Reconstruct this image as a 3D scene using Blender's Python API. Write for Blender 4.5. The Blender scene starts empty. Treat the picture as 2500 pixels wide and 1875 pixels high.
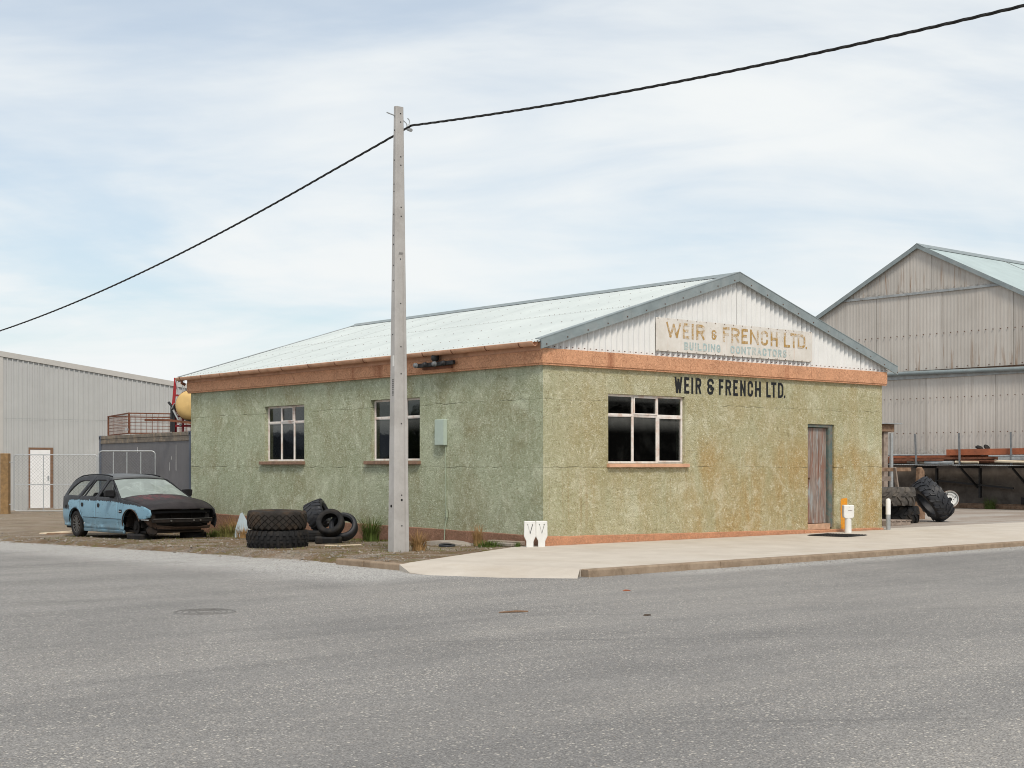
import bpy, bmesh, math, random
from mathutils import Vector, Matrix, noise
random.seed(7)
R = math.radians
scene = bpy.context.scene
COL = scene.collection

# tuning of sky and light
CLOUD_A = (1.3, 0.4, 0.0)
CLOUD_B = (2.0, 5.0, 0.0)
SKY_GAIN = (0.70, 0.79, 0.80, 1)
CLOUD_COL = (5.25, 5.42, 5.45, 1)
SUN_E = 1.5
EXPOSURE = 0.78

# ------------------------------------------------------------------ camera
cam_data = bpy.data.cameras.new("camera")
cam = bpy.data.objects.new("camera", cam_data)
COL.objects.link(cam)
cam.location = (-16.689, -18.828, 1.42)
cam.rotation_euler = (R(90), 0, R(-40.3))
cam_data.sensor_width = 36.0
cam_data.lens = 50.0
cam_data.shift_y = 0.0798
cam_data.clip_start = 0.1
cam_data.clip_end = 3000
scene.camera = cam

# ------------------------------------------------------------------ sky and sun
SUN_DIR = Vector((-0.40, -0.72, 1.0)).normalized()      # towards the sun
world = bpy.data.worlds.new("World")
scene.world = world
world.use_nodes = True
wn = world.node_tree
wn.nodes.clear()
def wnode(t, **k):
    n = wn.nodes.new(t)
    for a, b in k.items():
        setattr(n, a, b)
    return n
def wmath(op, a, b=None, clamp=False):
    n = wnode('ShaderNodeMath', operation=op, use_clamp=clamp)
    for i, x in enumerate((a, b)):
        if x is None: continue
        if isinstance(x, (int, float)): n.inputs[i].default_value = x
        else: wn.links.new(x, n.inputs[i])
    return n.outputs[0]
sky = wnode('ShaderNodeTexSky', sky_type='NISHITA', sun_disc=False)
sky.sun_elevation = math.asin(SUN_DIR.z)
sky.sun_rotation = math.atan2(SUN_DIR.x, SUN_DIR.y)
sky.altitude = 50; sky.air_density = 1.0; sky.dust_density = 1.5; sky.ozone_density = 1.0
wtc = wnode('ShaderNodeTexCoord')
wsep = wnode('ShaderNodeSeparateXYZ')
wn.links.new(wtc.outputs['Generated'], wsep.inputs[0])
den = wmath('ADD', wmath('MAXIMUM', wsep.outputs[2], 0.0), 0.16)
comb = wnode('ShaderNodeCombineXYZ')
wn.links.new(wmath('DIVIDE', wsep.outputs[0], den), comb.inputs[0])
wn.links.new(wmath('DIVIDE', wsep.outputs[1], den), comb.inputs[1])
def wnoise(scale, detail, rough, dist, rot, stretch, loc):
    m = wnode('ShaderNodeMapping', vector_type='TEXTURE')
    m.inputs['Rotation'].default_value = (0, 0, R(rot))
    m.inputs['Scale'].default_value = stretch
    m.inputs['Location'].default_value = loc
    wn.links.new(comb.outputs[0], m.inputs[0])
    n = wnode('ShaderNodeTexNoise')
    n.inputs['Scale'].default_value = scale
    n.inputs['Detail'].default_value = detail
    n.inputs['Roughness'].default_value = rough
    n.inputs['Distortion'].default_value = dist
    wn.links.new(m.outputs[0], n.inputs['Vector'])
    return n.outputs[0]
c1 = wnoise(0.75, 6, 0.54, 0.8, -30, (1.35, 0.85, 1), CLOUD_A)
c2 = wnoise(2.1, 6, 0.56, 0.6, -48, (1.5, 0.85, 1), CLOUD_B)
cm = wmath('ADD', wmath('MULTIPLY', c1, 0.72), wmath('MULTIPLY', c2, 0.28))
ramp = wnode('ShaderNodeValToRGB')
ramp.color_ramp.interpolation = 'EASE'
ramp.color_ramp.elements[0].position = 0.36; ramp.color_ramp.elements[0].color = (0.46, 0.46, 0.46, 1)
ramp.color_ramp.elements[1].position = 0.62; ramp.color_ramp.elements[1].color = (1, 1, 1, 1)
wn.links.new(cm, ramp.inputs[0])
wmix = wnode('ShaderNodeMix', data_type='RGBA')
wn.links.new(ramp.outputs[0], wmix.inputs[0])
skyg = wnode('ShaderNodeMix', data_type='RGBA', blend_type='MULTIPLY')
skyg.inputs[0].default_value = 1.0
wn.links.new(sky.outputs[0], skyg.inputs[6])
skyg.inputs[7].default_value = SKY_GAIN
wn.links.new(skyg.outputs[2], wmix.inputs[6])
wmix.inputs[7].default_value = CLOUD_COL
bg = wnode('ShaderNodeBackground')
bg.inputs[1].default_value = 0.10
wn.links.new(wmix.outputs[2], bg.inputs[0])
wout = wnode('ShaderNodeOutputWorld')
wn.links.new(bg.outputs[0], wout.inputs[0])

sun_data = bpy.data.lights.new("sun", 'SUN')
sun_data.energy = SUN_E
sun_data.angle = R(12)
sun_data.color = (1.0, 0.91, 0.79)
sun = bpy.data.objects.new("sun", sun_data)
COL.objects.link(sun)
sun.rotation_euler = SUN_DIR.to_track_quat('Z', 'Y').to_euler()
sun.location = (20, -40, 60)

vs = scene.view_settings
scene.display_settings.display_device = 'sRGB'
vs.view_transform = 'Standard'
vs.look = 'None'
vs.exposure = EXPOSURE
vs.gamma = 1.0
vs.use_curve_mapping = False
scene.render.engine = 'CYCLES'
scene.cycles.use_denoising = True
scene.cycles.max_bounces = 8
scene.cycles.transparent_max_bounces = 16
scene.cycles.filter_width = 1.0

# ------------------------------------------------------------------ mesh helpers
class MB:
    def __init__(s):
        s.v = []; s.f = []
    def add(s, vs, fs):
        o = len(s.v)
        s.v.extend([tuple(p) for p in vs])
        s.f.extend([tuple(i + o for i in f) for f in fs])
        return s
    def box(s, x0, x1, y0, y1, z0, z1, M=None):
        vs = [Vector((x, y, z)) for z in (z0, z1) for y in (y0, y1) for x in (x0, x1)]
        if M is not None: vs = [M @ p for p in vs]
        return s.add(vs, [(0, 2, 3, 1), (4, 5, 7, 6), (0, 1, 5, 4), (2, 6, 7, 3), (0, 4, 6, 2), (1, 3, 7, 5)])
    def beam(s, a, b, w, h, up=(0, 0, 1)):
        a = Vector(a); b = Vector(b); d = (b - a); L = d.length; d.normalize()
        u = Vector(up)
        if abs(d.dot(u)) > 0.99: u = Vector((1, 0, 0))
        n = d.cross(u).normalized(); u = n.cross(d).normalized()
        M = Matrix((d, n, u)).transposed().to_4x4(); M.translation = a
        return s.box(0, L, -w / 2, w / 2, -h / 2, h / 2, M)
    def prism(s, poly, axis, a0, a1):
        n = len(poly)
        def P(p, a):
            return {'x': (a, p[0], p[1]), 'y': (p[0], a, p[1]), 'z': (p[0], p[1], a)}[axis]
        vs = [P(p, a0) for p in poly] + [P(p, a1) for p in poly]
        fs = [tuple(range(n))[::-1], tuple(range(n, 2 * n))]
        fs += [(i, (i + 1) % n, n + (i + 1) % n, n + i) for i in range(n)]
        return s.add(vs, fs)
    def tube(s, pts, r, n=8, cap=True):
        pts = [Vector(p) for p in pts]
        rs = r if isinstance(r, (list, tuple)) else [r] * len(pts)
        rings = []; prev = None
        for i, p in enumerate(pts):
            d = (pts[min(i + 1, len(pts) - 1)] - pts[max(i - 1, 0)]).normalized()
            if prev is None:
                u = Vector((0, 0, 1)) if abs(d.z) < 0.9 else Vector((1, 0, 0))
            else: u = prev
            a = d.cross(u).normalized(); u = a.cross(d).normalized(); prev = u
            rings.append([p + (a * math.cos(2 * math.pi * k / n) + u * math.sin(2 * math.pi * k / n)) * rs[i] for k in range(n)])
        vs = [q for rg in rings for q in rg]
        fs = []
        for i in range(len(rings) - 1):
            for k in range(n):
                k2 = (k + 1) % n
                fs.append((i * n + k, i * n + k2, (i + 1) * n + k2, (i + 1) * n + k))
        if cap:
            fs.append(tuple(range(n))[::-1]); fs.append(tuple((len(rings) - 1) * n + k for k in range(n)))
        return s.add(vs, fs)
    def lathe(s, prof, n=32, M=None, closed=False):
        m = len(prof); vs = []; fs = []
        for k in range(n):
            a = 2 * math.pi * k / n; c, t = math.cos(a), math.sin(a)
            for (r, z) in prof:
                p = Vector((r * c, r * t, z)); vs.append(M @ p if M is not None else p)
        for k in range(n):
            k2 = (k + 1) % n
            for i in range(m if closed else m - 1):
                j = (i + 1) % m
                fs.append((k * m + i, k2 * m + i, k2 * m + j, k * m + j))
        return s.add(vs, fs)
    def grid(s, P, nu, nv):
        vs = [P(i / nu, j / nv) for i in range(nu + 1) for j in range(nv + 1)]
        fs = [(i * (nv + 1) + j, (i + 1) * (nv + 1) + j, (i + 1) * (nv + 1) + j + 1, i * (nv + 1) + j + 1) for i in range(nu) for j in range(nv)]
        return s.add(vs, fs)
    def build(s, name, mat, parent=None, smooth=False, bevel=0.0, kind=None, fix=True, angle=40):
        me = bpy.data.meshes.new(name)
        me.from_pydata(s.v, [], s.f)
        if bevel > 0 or fix:
            bm = bmesh.new(); bm.from_mesh(me)
            if fix: bmesh.ops.recalc_face_normals(bm, faces=bm.faces)
            if bevel > 0:
                bmesh.ops.bevel(bm, geom=list(bm.edges), offset=bevel, segments=1, affect='EDGES', clamp_overlap=True)
            bm.to_mesh(me); bm.free()
        if smooth:
            me.polygons.foreach_set('use_smooth', [True] * len(me.polygons))
            try: me.set_sharp_from_angle(angle=R(angle))
            except Exception: pass
        if mat is not None: me.materials.append(mat)
        me.update()
        return link(name, me, parent, kind)

def link(name, me, parent=None, kind=None):
    o = bpy.data.objects.new(name, me)
    COL.objects.link(o)
    if parent is not None:
        o.parent = parent
        if parent.get('world_parts'):
            l = parent.get('base')
            o.matrix_parent_inverse = Matrix.Translation((-l[0], -l[1], -l[2]))
    if kind: o['kind'] = kind
    return o
def tag(o, label, cat, group=None):
    o['label'] = label; o['category'] = cat
    if group: o['group'] = group
    return o
def thing(name, label, cat, loc=(0, 0, 0), rot=(0, 0, 0), group=None, world_parts=False):
    o = bpy.data.objects.new(name, None)
    COL.objects.link(o)
    o.location = loc; o.rotation_euler = rot
    o.empty_display_size = 0.2
    if world_parts:
        o['world_parts'] = 1; o['base'] = list(loc)
    return tag(o, label, cat, group)
def piece(name, me, parent, loc=(0, 0, 0), rot=(0, 0, 0), scale=(1, 1, 1)):
    o = link(name, me, parent)
    o.location = loc; o.rotation_euler = rot; o.scale = scale
    return o
def smooth01(a, b, x):
    t = max(0.0, min(1.0, (x - a) / (b - a)))
    return t * t * (3 - 2 * t)

# ------------------------------------------------------------------ material helpers
class NB:
    def __init__(s, name, rough=0.85, spec=0.3, metal=0.0):
        s.m = bpy.data.materials.new(name); s.m.use_nodes = True
        s.t = s.m.node_tree; s.b = s.t.nodes['Principled BSDF']
        s.b.inputs['Roughness'].default_value = rough
        s.b.inputs['Specular IOR Level'].default_value = spec
        s.b.inputs['Metallic'].default_value = metal
    def n(s, t, **k):
        x = s.t.nodes.new(t)
        for a, b in k.items(): setattr(x, a, b)
        return x
    def put(s, sock, v):
        if v is None: return
        if isinstance(v, (int, float)):
            sock.default_value = v
        elif isinstance(v, (tuple, list)):
            if sock.type == 'VECTOR': sock.default_value = v[:3]
            else: sock.default_value = tuple(v) + ((1,) if len(v) == 3 else ())
        else: s.t.links.new(v, sock)
    def co(s, out='Object'):
        return s.n('ShaderNodeTexCoord').outputs[out]
    def map(s, v, scale=(1, 1, 1), loc=(0, 0, 0), rot=(0, 0, 0)):
        m = s.n('ShaderNodeMapping'); s.put(m.inputs[0], v)
        m.inputs['Scale'].default_value = scale; m.inputs['Location'].default_value = loc; m.inputs['Rotation'].default_value = rot
        return m.outputs[0]
    def noise(s, v, scale, detail=4, rough=0.55, dist=0.0):
        n = s.n('ShaderNodeTexNoise'); s.put(n.inputs['Vector'], v)
        for k, x in (('Scale', scale), ('Detail', detail), ('Roughness', rough), ('Distortion', dist)): n.inputs[k].default_value = x
        return n.outputs[0]
    def vor(s, v, scale, out='Distance', feature='F1', rnd=1.0):
        n = s.n('ShaderNodeTexVoronoi', feature=feature); s.put(n.inputs['Vector'], v)
        n.inputs['Scale'].default_value = scale; n.inputs['Randomness'].default_value = rnd
        return n.outputs[out]
    def ramp(s, f, stops, interp='LINEAR'):
        r = s.n('ShaderNodeValToRGB'); r.color_ramp.interpolation = interp
        e = r.color_ramp.elements
        while len(e) < len(stops): e.new(0.5)
        for x, (p, c) in zip(e, stops):
            x.position = p
            x.color = (c, c, c, 1) if isinstance(c, (int, float)) else tuple(c) + (1,)
        s.put(r.inputs[0], f)
        return r.outputs[0]
    def mix(s, f, a, b, mode='MIX'):
        m = s.n('ShaderNodeMix', data_type='RGBA', blend_type=mode)
        s.put(m.inputs[0], f); s.put(m.inputs[6], a); s.put(m.inputs[7], b)
        return m.outputs[2]
    def math(s, op, a, b=None, clamp=False):
        m = s.n('ShaderNodeMath', operation=op, use_clamp=clamp)
        s.put(m.inputs[0], a); s.put(m.inputs[1], b)
        return m.outputs[0]
    def sep(s, v):
        x = s.n('ShaderNodeSeparateXYZ'); s.put(x.inputs[0], v); return x.outputs
    def bump(s, h, strength=0.5, dist=0.01, nrm=None):
        b = s.n('ShaderNodeBump'); b.inputs['Strength'].default_value = strength; b.inputs['Distance'].default_value = dist
        s.put(b.inputs['Height'], h); s.put(b.inputs['Normal'], nrm)
        return b.outputs[0]
    def band(s, x, lo0, lo1, hi0, hi1):
        a = s.n('ShaderNodeMapRange', interpolation_type='SMOOTHSTEP'); s.put(a.inputs[0], x)
        a.inputs[1].default_value = lo0; a.inputs[2].default_value = lo1
        b = s.n('ShaderNodeMapRange', interpolation_type='SMOOTHSTEP'); s.put(b.inputs[0], x)
        b.inputs[1].default_value = hi0; b.inputs[2].default_value = hi1; b.inputs[3].default_value = 1.0; b.inputs[4].default_value = 0.0
        return s.math('MULTIPLY', a.outputs[0], b.outputs[0])
    def out(s, base=None, rough=None, nrm=None):
        s.put(s.b.inputs['Base Color'], base); s.put(s.b.inputs['Roughness'], rough); s.put(s.b.inputs['Normal'], nrm)
        return s.m
def plain(name, col, rough=0.7, spec=0.3, metal=0.0, var=0.18, scale=9.0, bump=0.15, dirt=None, dirt_amt=0.5):
    n = NB(name, rough, spec, metal); c = n.co()
    f = n.noise(c, scale, 6, 0.6, 0.3)
    lo = tuple(x * (1 - var) for x in col); hi = tuple(min(1, x * (1 + var)) for x in col)
    k = n.ramp(f, [(0.3, lo), (0.7, hi)])
    if dirt is not None:
        g = n.ramp(n.noise(c, scale * 0.45, 7, 0.65, 0.6), [(0.48, 0), (0.66, 1)])
        k = n.mix(n.math('MULTIPLY', g, dirt_amt), k, dirt)
    return n.out(k, None, n.bump(n.noise(c, scale * 6, 4), bump, 0.006))

# ------------------------------------------------------------------ materials
def stucco(name, lo, hi, fleck, pit_shade, ochre_kind):
    n = NB(name, 0.95, 0.15); c = n.co(); S = n.sep(c)
    big = n.noise(c, 0.9, 4, 0.6, 0.4)
    mid = n.noise(c, 5.5, 5, 0.65, 0.5)
    fine = n.math('ADD', n.math('MULTIPLY', n.noise(c, 19, 5, 0.64, 2.2), 0.68), n.math('MULTIPLY', n.noise(n.map(c, loc=(2, 4, 6)), 7.5, 4, 0.6, 1.8), 0.32))
    fine2 = n.noise(n.map(c, loc=(7, 3, 5)), 48, 4, 0.6, 0.8)
    k = n.ramp(n.math('ADD', n.math('MULTIPLY', big, 0.6), n.math('MULTIPLY', mid, 0.4)), [(0.38, lo), (0.60, hi)])
    if ochre_kind == 'front':
        st = n.noise(n.map(c, (1.1, 1, 0.32), (3.1, 0, 1.7)), 1.5, 6, 0.6, 0.5)
        zone = n.math('MULTIPLY', n.band(S[0], 2.2, 4.6, 20, 21), n.band(S[2], -0.2, 0.0, 1.4, 2.6))
        zone2 = n.math('MULTIPLY', n.band(S[0], -0.2, 1.2, 20, 21), 0.42)
        z = n.math('MAXIMUM', zone, zone2)
        o = n.math('MULTIPLY', n.ramp(st, [(0.30, 0.0), (0.62, 1.0)]), z)
        k = n.mix(n.math('MULTIPLY', o, 0.88), k, (0.49, 0.325, 0.125))
        drip = n.noise(n.map(c, (7, 1, 0.25), (0, 0, 4)), 1.3, 5, 0.6, 0.2)
        d = n.math('MULTIPLY', n.ramp(drip, [(0.58, 0), (0.72, 1)]), n.band(S[2], 0.0, 0.5, 1.0, 1.7))
        k = n.mix(n.math('MULTIPLY', d, 0.45), k, (0.36, 0.20, 0.06))
    else:
        st = n.noise(n.map(c, (1, 0.7, 0.5), (3.1, 0, 1.7)), 1.6, 6, 0.6, 0.5)
        o = n.ramp(st, [(0.46, 0.0), (0.70, 1.0)])
        k = n.mix(n.math('MULTIPLY', o, 0.5), k, (0.30, 0.24, 0.12))
        low = n.math('MULTIPLY', n.band(S[2], -1, -0.9, 0.3, 1.1), n.ramp(mid, [(0.35, 0), (0.7, 1)]))
        k = n.mix(n.math('MULTIPLY', low, 0.35), k, (0.21, 0.17, 0.10))
    k = n.mix(n.math('MULTIPLY', n.ramp(fine, [(0.53, 0), (0.62, 1)]), 0.72), k, fleck)
    k = n.mix(n.math('MULTIPLY', n.ramp(fine, [(0.37, 1), (0.46, 0)]), 0.72), k, pit_shade)
    k = n.mix(n.math('MULTIPLY', n.ramp(fine2, [(0.36, 1), (0.45, 0)]), 0.42), k, pit_shade)  # hollows darkened in the colour, standing in for shade in the relief
    pale = n.math('MULTIPLY', n.ramp(n.noise(n.map(c, loc=(9, 2, 3)), 2.2, 6, 0.7, 0.8), [(0.52, 0), (0.66, 1)]), n.ramp(fine2, [(0.38, 0.25), (0.58, 1)]))
    k = n.mix(n.math('MULTIPLY', pale, 0.50), k, fleck)
    # day joints of the wall: two wavering cracks
    wob = n.math('MULTIPLY', n.math('SUBTRACT', n.noise(c, 2.4, 5, 0.65), 0.5), 0.15)
    zz = n.math('ADD', S[2], wob)
    crack = None
    for z0 in (1.385, 2.60):
        q = n.ramp(n.math('ABSOLUTE', n.math('SUBTRACT', zz, z0)), [(0.0, 1), (0.013, 0)])
        crack = q if crack is None else n.math('MAXIMUM', crack, q)
    crack = n.math('MULTIPLY', crack, n.ramp(n.noise(c, 1.7, 3), [(0.40, 0.05), (0.62, 0.6)]))
    k = n.mix(crack, k, tuple(x * 0.35 for x in lo))
    h = n.math('ADD', n.math('MULTIPLY', fine, 1.0), n.math('MULTIPLY', fine2, 0.45))
    h = n.math('SUBTRACT', h, n.math('MULTIPLY', crack, 0.6))
    return n.out(k, None, n.bump(h, 1.0, 0.05))
M = {}
M['stucco_front'] = stucco('stucco_front', (0.44, 0.425, 0.26), (0.545, 0.545, 0.37), (0.84, 0.82, 0.645), (0.23, 0.195, 0.10), 'front')
M['stucco_side'] = stucco('stucco_side', (0.39, 0.415, 0.275), (0.50, 0.54, 0.385), (0.80, 0.845, 0.68), (0.205, 0.21, 0.12), 'side')

def orange(name, col, dark):
    n = NB(name, 0.92, 0.2); c = n.co()
    fine = n.noise(c, 26, 5, 0.62, 1.2)
    k = n.ramp(n.noise(c, 3.0, 5, 0.6), [(0.3, tuple(x * 0.82 for x in col)), (0.7, tuple(min(1, x * 1.12) for x in col))])
    k = n.mix(n.ramp(fine, [(0.50, 0), (0.64, 0.6)]), k, tuple(min(1, x * 1.35 + 0.04) for x in col))
    k = n.mix(n.ramp(fine, [(0.34, 0.6), (0.46, 0)]), k, dark)
    st = n.ramp(n.noise(n.map(c, (2.2, 2.2, 0.15)), 0.9, 5, 0.6), [(0.62, 0), (0.72, 0.55)])
    k = n.mix(st, k, dark)
    return n.out(k, None, n.bump(fine, 0.8, 0.022))
M['orange_stucco'] = orange('orange_stucco', (0.59, 0.31, 0.18), (0.27, 0.09, 0.045))
M['plinth_front'] = orange('plinth_front', (0.50, 0.245, 0.14), (0.30, 0.19, 0.125))
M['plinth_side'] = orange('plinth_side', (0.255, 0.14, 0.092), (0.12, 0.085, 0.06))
M['orange_paint'] = plain('orange_paint', (0.64, 0.37, 0.24), 0.7, var=0.12, scale=5, dirt=(0.34, 0.17, 0.10), dirt_amt=0.5)
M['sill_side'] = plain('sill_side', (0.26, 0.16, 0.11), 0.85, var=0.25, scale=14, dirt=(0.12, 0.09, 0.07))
M['orange_mark'] = plain('orange_mark', (0.75, 0.30, 0.02), 0.85, var=0.15, scale=30, bump=0.8, dirt=(0.42, 0.28, 0.09), dirt_amt=0.55)

def roofmat():
    n = NB('roof_paint', 0.55, 0.35); c = n.co()
    k = n.ramp(n.noise(c, 0.8, 5, 0.6), [(0.3, (0.48, 0.525, 0.52)), (0.7, (0.55, 0.595, 0.585))])
    s = n.ramp(n.noise(n.map(c, (0.35, 5, 0.35)), 1.6, 5, 0.6), [(0.52, 0), (0.75, 0.35)])
    k = n.mix(s, k, (0.43, 0.48, 0.47))
    return n.out(k)
M['roof'] = roofmat()
M['flashing'] = plain('flashing', (0.225, 0.265, 0.275), 0.5, var=0.14, scale=4, dirt=(0.30, 0.32, 0.32), dirt_amt=0.5)
M['rust'] = plain('rust', (0.10, 0.045, 0.025), 0.85, var=0.3, scale=20)
def gablemat():
    n = NB('white_sheet', 0.7, 0.3); c = n.co(); S = n.sep(c)
    k = n.ramp(n.noise(c, 2.5, 5, 0.6), [(0.3, (0.68, 0.68, 0.67)), (0.7, (0.74, 0.74, 0.73))])
    st = n.ramp(n.noise(n.map(c, (11, 1, 0.35)), 1.4, 5, 0.6), [(0.58, 0), (0.78, 0.3)])
    k = n.mix(st, k, (0.60, 0.53, 0.46))
    return n.out(k, None, n.bump(n.noise(c, 40, 3), 0.1, 0.004))
M['white_sheet'] = gablemat()
def signmat():
    n = NB('sign_board', 0.8, 0.25); c = n.co(); S = n.sep(c)
    k = n.ramp(n.noise(c, 3.2, 6, 0.65), [(0.3, (0.60, 0.56, 0.50)), (0.7, (0.75, 0.72, 0.68))])
    st = n.ramp(n.noise(n.map(c, (9, 1, 0.6)), 1.2, 6, 0.65), [(0.55, 0), (0.75, 0.5)])
    k = n.mix(st, k, (0.58, 0.40, 0.30))
    sp = n.math('MULTIPLY', n.ramp(n.noise(c, 38, 4, 0.7), [(0.60, 0), (0.66, 0.9)]), n.band(S[0], 6.0, 6.35, 6.6, 7.0))
    k = n.mix(sp, k, (0.16, 0.08, 0.05))
    sp2 = n.math('MULTIPLY', n.ramp(n.noise(c, 44, 4, 0.7), [(0.63, 0), (0.68, 0.8)]), n.band(S[2], 3.9, 4.2, 9, 10))
    k = n.mix(sp2, k, (0.20, 0.11, 0.07))
    return n.out(k, None, n.bump(n.noise(c, 30, 4), 0.25, 0.004))
M['sign_board'] = signmat()
def letters(name, col, under, lo, hi, sc=16):
    n = NB(name, 0.85, 0.2); c = n.co()
    w = n.ramp(n.math('ADD', n.math('MULTIPLY', n.noise(c, sc, 6, 0.7, 0.5), 0.65), n.math('MULTIPLY', n.noise(c, 3, 3), 0.35)), [(lo, 0), (hi, 1)])
    k = n.mix(w, col, under)
    return n.out(k, None, n.bump(n.noise(c, 22, 5, 0.62, 1.6), 0.7, 0.03))
M['letter_black'] = letters('letter_black', (0.022, 0.024, 0.026), (0.30, 0.29, 0.17), 0.60, 0.72)
M['letter_ochre'] = letters('letter_ochre', (0.46, 0.285, 0.10), (0.68, 0.63, 0.56), 0.47, 0.60)
M['letter_blue'] = letters('letter_blue', (0.40, 0.51, 0.51), (0.68, 0.64, 0.58), 0.47, 0.66)
M['frame_white'] = plain('frame_white', (0.74, 0.69, 0.65), 0.6, var=0.1, scale=12, dirt=(0.48, 0.27, 0.17), dirt_amt=0.5)
def glassmat(name, tint, dust, sky_film=None):
    n = NB(name); c = n.co()
    tr = n.n('ShaderNodeBsdfTransparent'); tr.inputs[0].default_value = tint + (1,)
    gl = n.n('ShaderNodeBsdfGlossy'); gl.inputs['Roughness'].default_value = 0.02
    n.put(gl.inputs['Normal'], n.bump(n.noise(c, 2.5, 3), 0.06, 0.02))
    ge = n.n('ShaderNodeNewGeometry'); dt = n.n('ShaderNodeVectorMath', operation='DOT_PRODUCT')
    n.put(dt.inputs[0], ge.outputs['Normal']); n.put(dt.inputs[1], ge.outputs['Incoming'])
    fr = n.math('ADD', 0.075, n.math('MULTIPLY', 0.925, n.math('POWER', n.math('SUBTRACT', 1.0, n.math('ABSOLUTE', dt.outputs['Value'])), 5.0)))
    a = n.n('ShaderNodeMixShader'); n.put(a.inputs[0], fr); n.put(a.inputs[1], tr.outputs[0]); n.put(a.inputs[2], gl.outputs[0])
    df = n.n('ShaderNodeBsdfDiffuse'); df.inputs[0].default_value = (0.42, 0.42, 0.40, 1) if sky_film is None else (0.52, 0.60, 0.57, 1)
    d = n.ramp(n.noise(n.map(c, (2, 2, 1.4)), 1.6, 6, 0.65, 0.6), [(0.50, 0.0), (0.85, dust)])
    d2 = n.ramp(n.noise(c, 42, 3, 0.6), [(0.71, 0), (0.75, dust * 3.0)])
    gen = n.sep(n.co('Generated'))[2]
    head = n.math('MULTIPLY', n.ramp(gen, [(0.62, 0), (1.0, 1)], 'EASE'), n.math('ADD', 0.5, n.noise(n.map(c, (2, 2, 0.4)), 6, 4)))
    d = n.math('ADD', d, n.math('MULTIPLY', head, 0.16 if sky_film is None else 0.0))
    b = n.n('ShaderNodeMixShader'); n.put(b.inputs[0], n.math('ADD', n.math('MAXIMUM', d, d2), dust * 0.04 if sky_film is None else sky_film)); n.put(b.inputs[1], a.outputs[0]); n.put(b.inputs[2], df.outputs[0])
    o = n.t.nodes['Material Output']; n.put(o.inputs[0], b.outputs[0])
    return n.m
M['glass'] = glassmat('glass', (0.42, 0.46, 0.46), 0.035)
M['manhole'] = plain('manhole', (0.165, 0.16, 0.153), 0.9, var=0.35, scale=30, bump=0.6)
M['windscreen'] = glassmat('windscreen', (0.62, 0.72, 0.68), 0.30, 0.42)  # pale film is dust plus the sky's reflection put in as flat colour
M['car_glass'] = glassmat('car_glass', (0.75, 0.80, 0.78), 0.15)
M['interior'] = plain('interior', (0.10, 0.095, 0.085), 0.9)

def doorwood():
    n = NB('door_wood', 0.85, 0.2); c = n.co()
    g = n.noise(n.map(c, (1, 1, 0.06)), 34, 6, 0.65, 0.3)
    k = n.ramp(g, [(0.30, (0.11, 0.085, 0.075)), (0.5, (0.25, 0.20, 0.175)), (0.7, (0.40, 0.335, 0.295))])
    r = n.ramp(n.noise(n.map(c, (1, 1, 0.12), (2, 0, 3)), 9, 6, 0.65, 0.4), [(0.46, 0), (0.60, 1)])
    k = n.mix(n.math('MULTIPLY', r, 0.75), k, (0.23, 0.095, 0.058))
    b = n.ramp(n.noise(n.map(c, (1, 1, 0.15), (5, 1, 9)), 11, 6, 0.65, 0.4), [(0.53, 0), (0.63, 1)])
    k = n.mix(n.math('MULTIPLY', b, 0.75), k, (0.33, 0.37, 0.38))
    return n.out(k, None, n.bump(g, 0.5, 0.006))
M['door_wood'] = doorwood()
M['door_frame'] = plain('door_frame', (0.10, 0.135, 0.125), 0.8, var=0.2, scale=10, dirt=(0.24, 0.16, 0.12), dirt_amt=0.7)
M['door_sill'] = plain('door_sill', (0.52, 0.33, 0.22), 0.9, var=0.2, scale=10, dirt=(0.30, 0.18, 0.11))

def concrete(name, lo, hi, stain, amt=0.4, sc=1.0):
    n = NB(name, 0.92, 0.2); c = n.co()
    k = n.ramp(n.noise(c, 1.3 * sc, 7, 0.66, 0.3), [(0.3, lo), (0.7, hi)])
    k = n.mix(n.math('MULTIPLY', n.ramp(n.noise(c, 0.6 * sc, 6, 0.66, 0.8), [(0.5, 0), (0.72, 1)]), amt), k, stain)
    sp = n.ramp(n.noise(c, 70, 3, 0.7), [(0.60, 0), (0.70, 0.35)])
    k = n.mix(sp, k, tuple(x * 0.55 for x in lo))
    return n.out(k, None, n.bump(n.noise(c, 60, 5, 0.7), 0.3, 0.006))
M['path'] = concrete('path', (0.47, 0.42, 0.36), (0.565, 0.515, 0.45), (0.40, 0.33, 0.25))
M['kerb'] = concrete('kerb', (0.22, 0.16, 0.11), (0.36, 0.28, 0.205), (0.12, 0.085, 0.055), 0.6, 4)
M['pole'] = concrete('pole', (0.38, 0.365, 0.35), (0.48, 0.465, 0.45), (0.31, 0.29, 0.27), 0.5, 2)
M['block'] = concrete('block', (0.28, 0.245, 0.21), (0.40, 0.36, 0.31), (0.20, 0.16, 0.12), 0.5, 4)
M['shaded_base_wall'] = concrete('shaded_base_wall', (0.075, 0.062, 0.053), (0.19, 0.165, 0.145), (0.035, 0.028, 0.023), 0.85, 1.2)  # stained concrete, with shade under the rack darkened into its colour
M['white_paint'] = plain('white_paint', (0.74, 0.74, 0.72), 0.6, var=0.06, scale=6, dirt=(0.50, 0.46, 0.40), dirt_amt=0.35)
M['dark_hole'] = plain('dark_hole', (0.015, 0.014, 0.013), 0.9)

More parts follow.
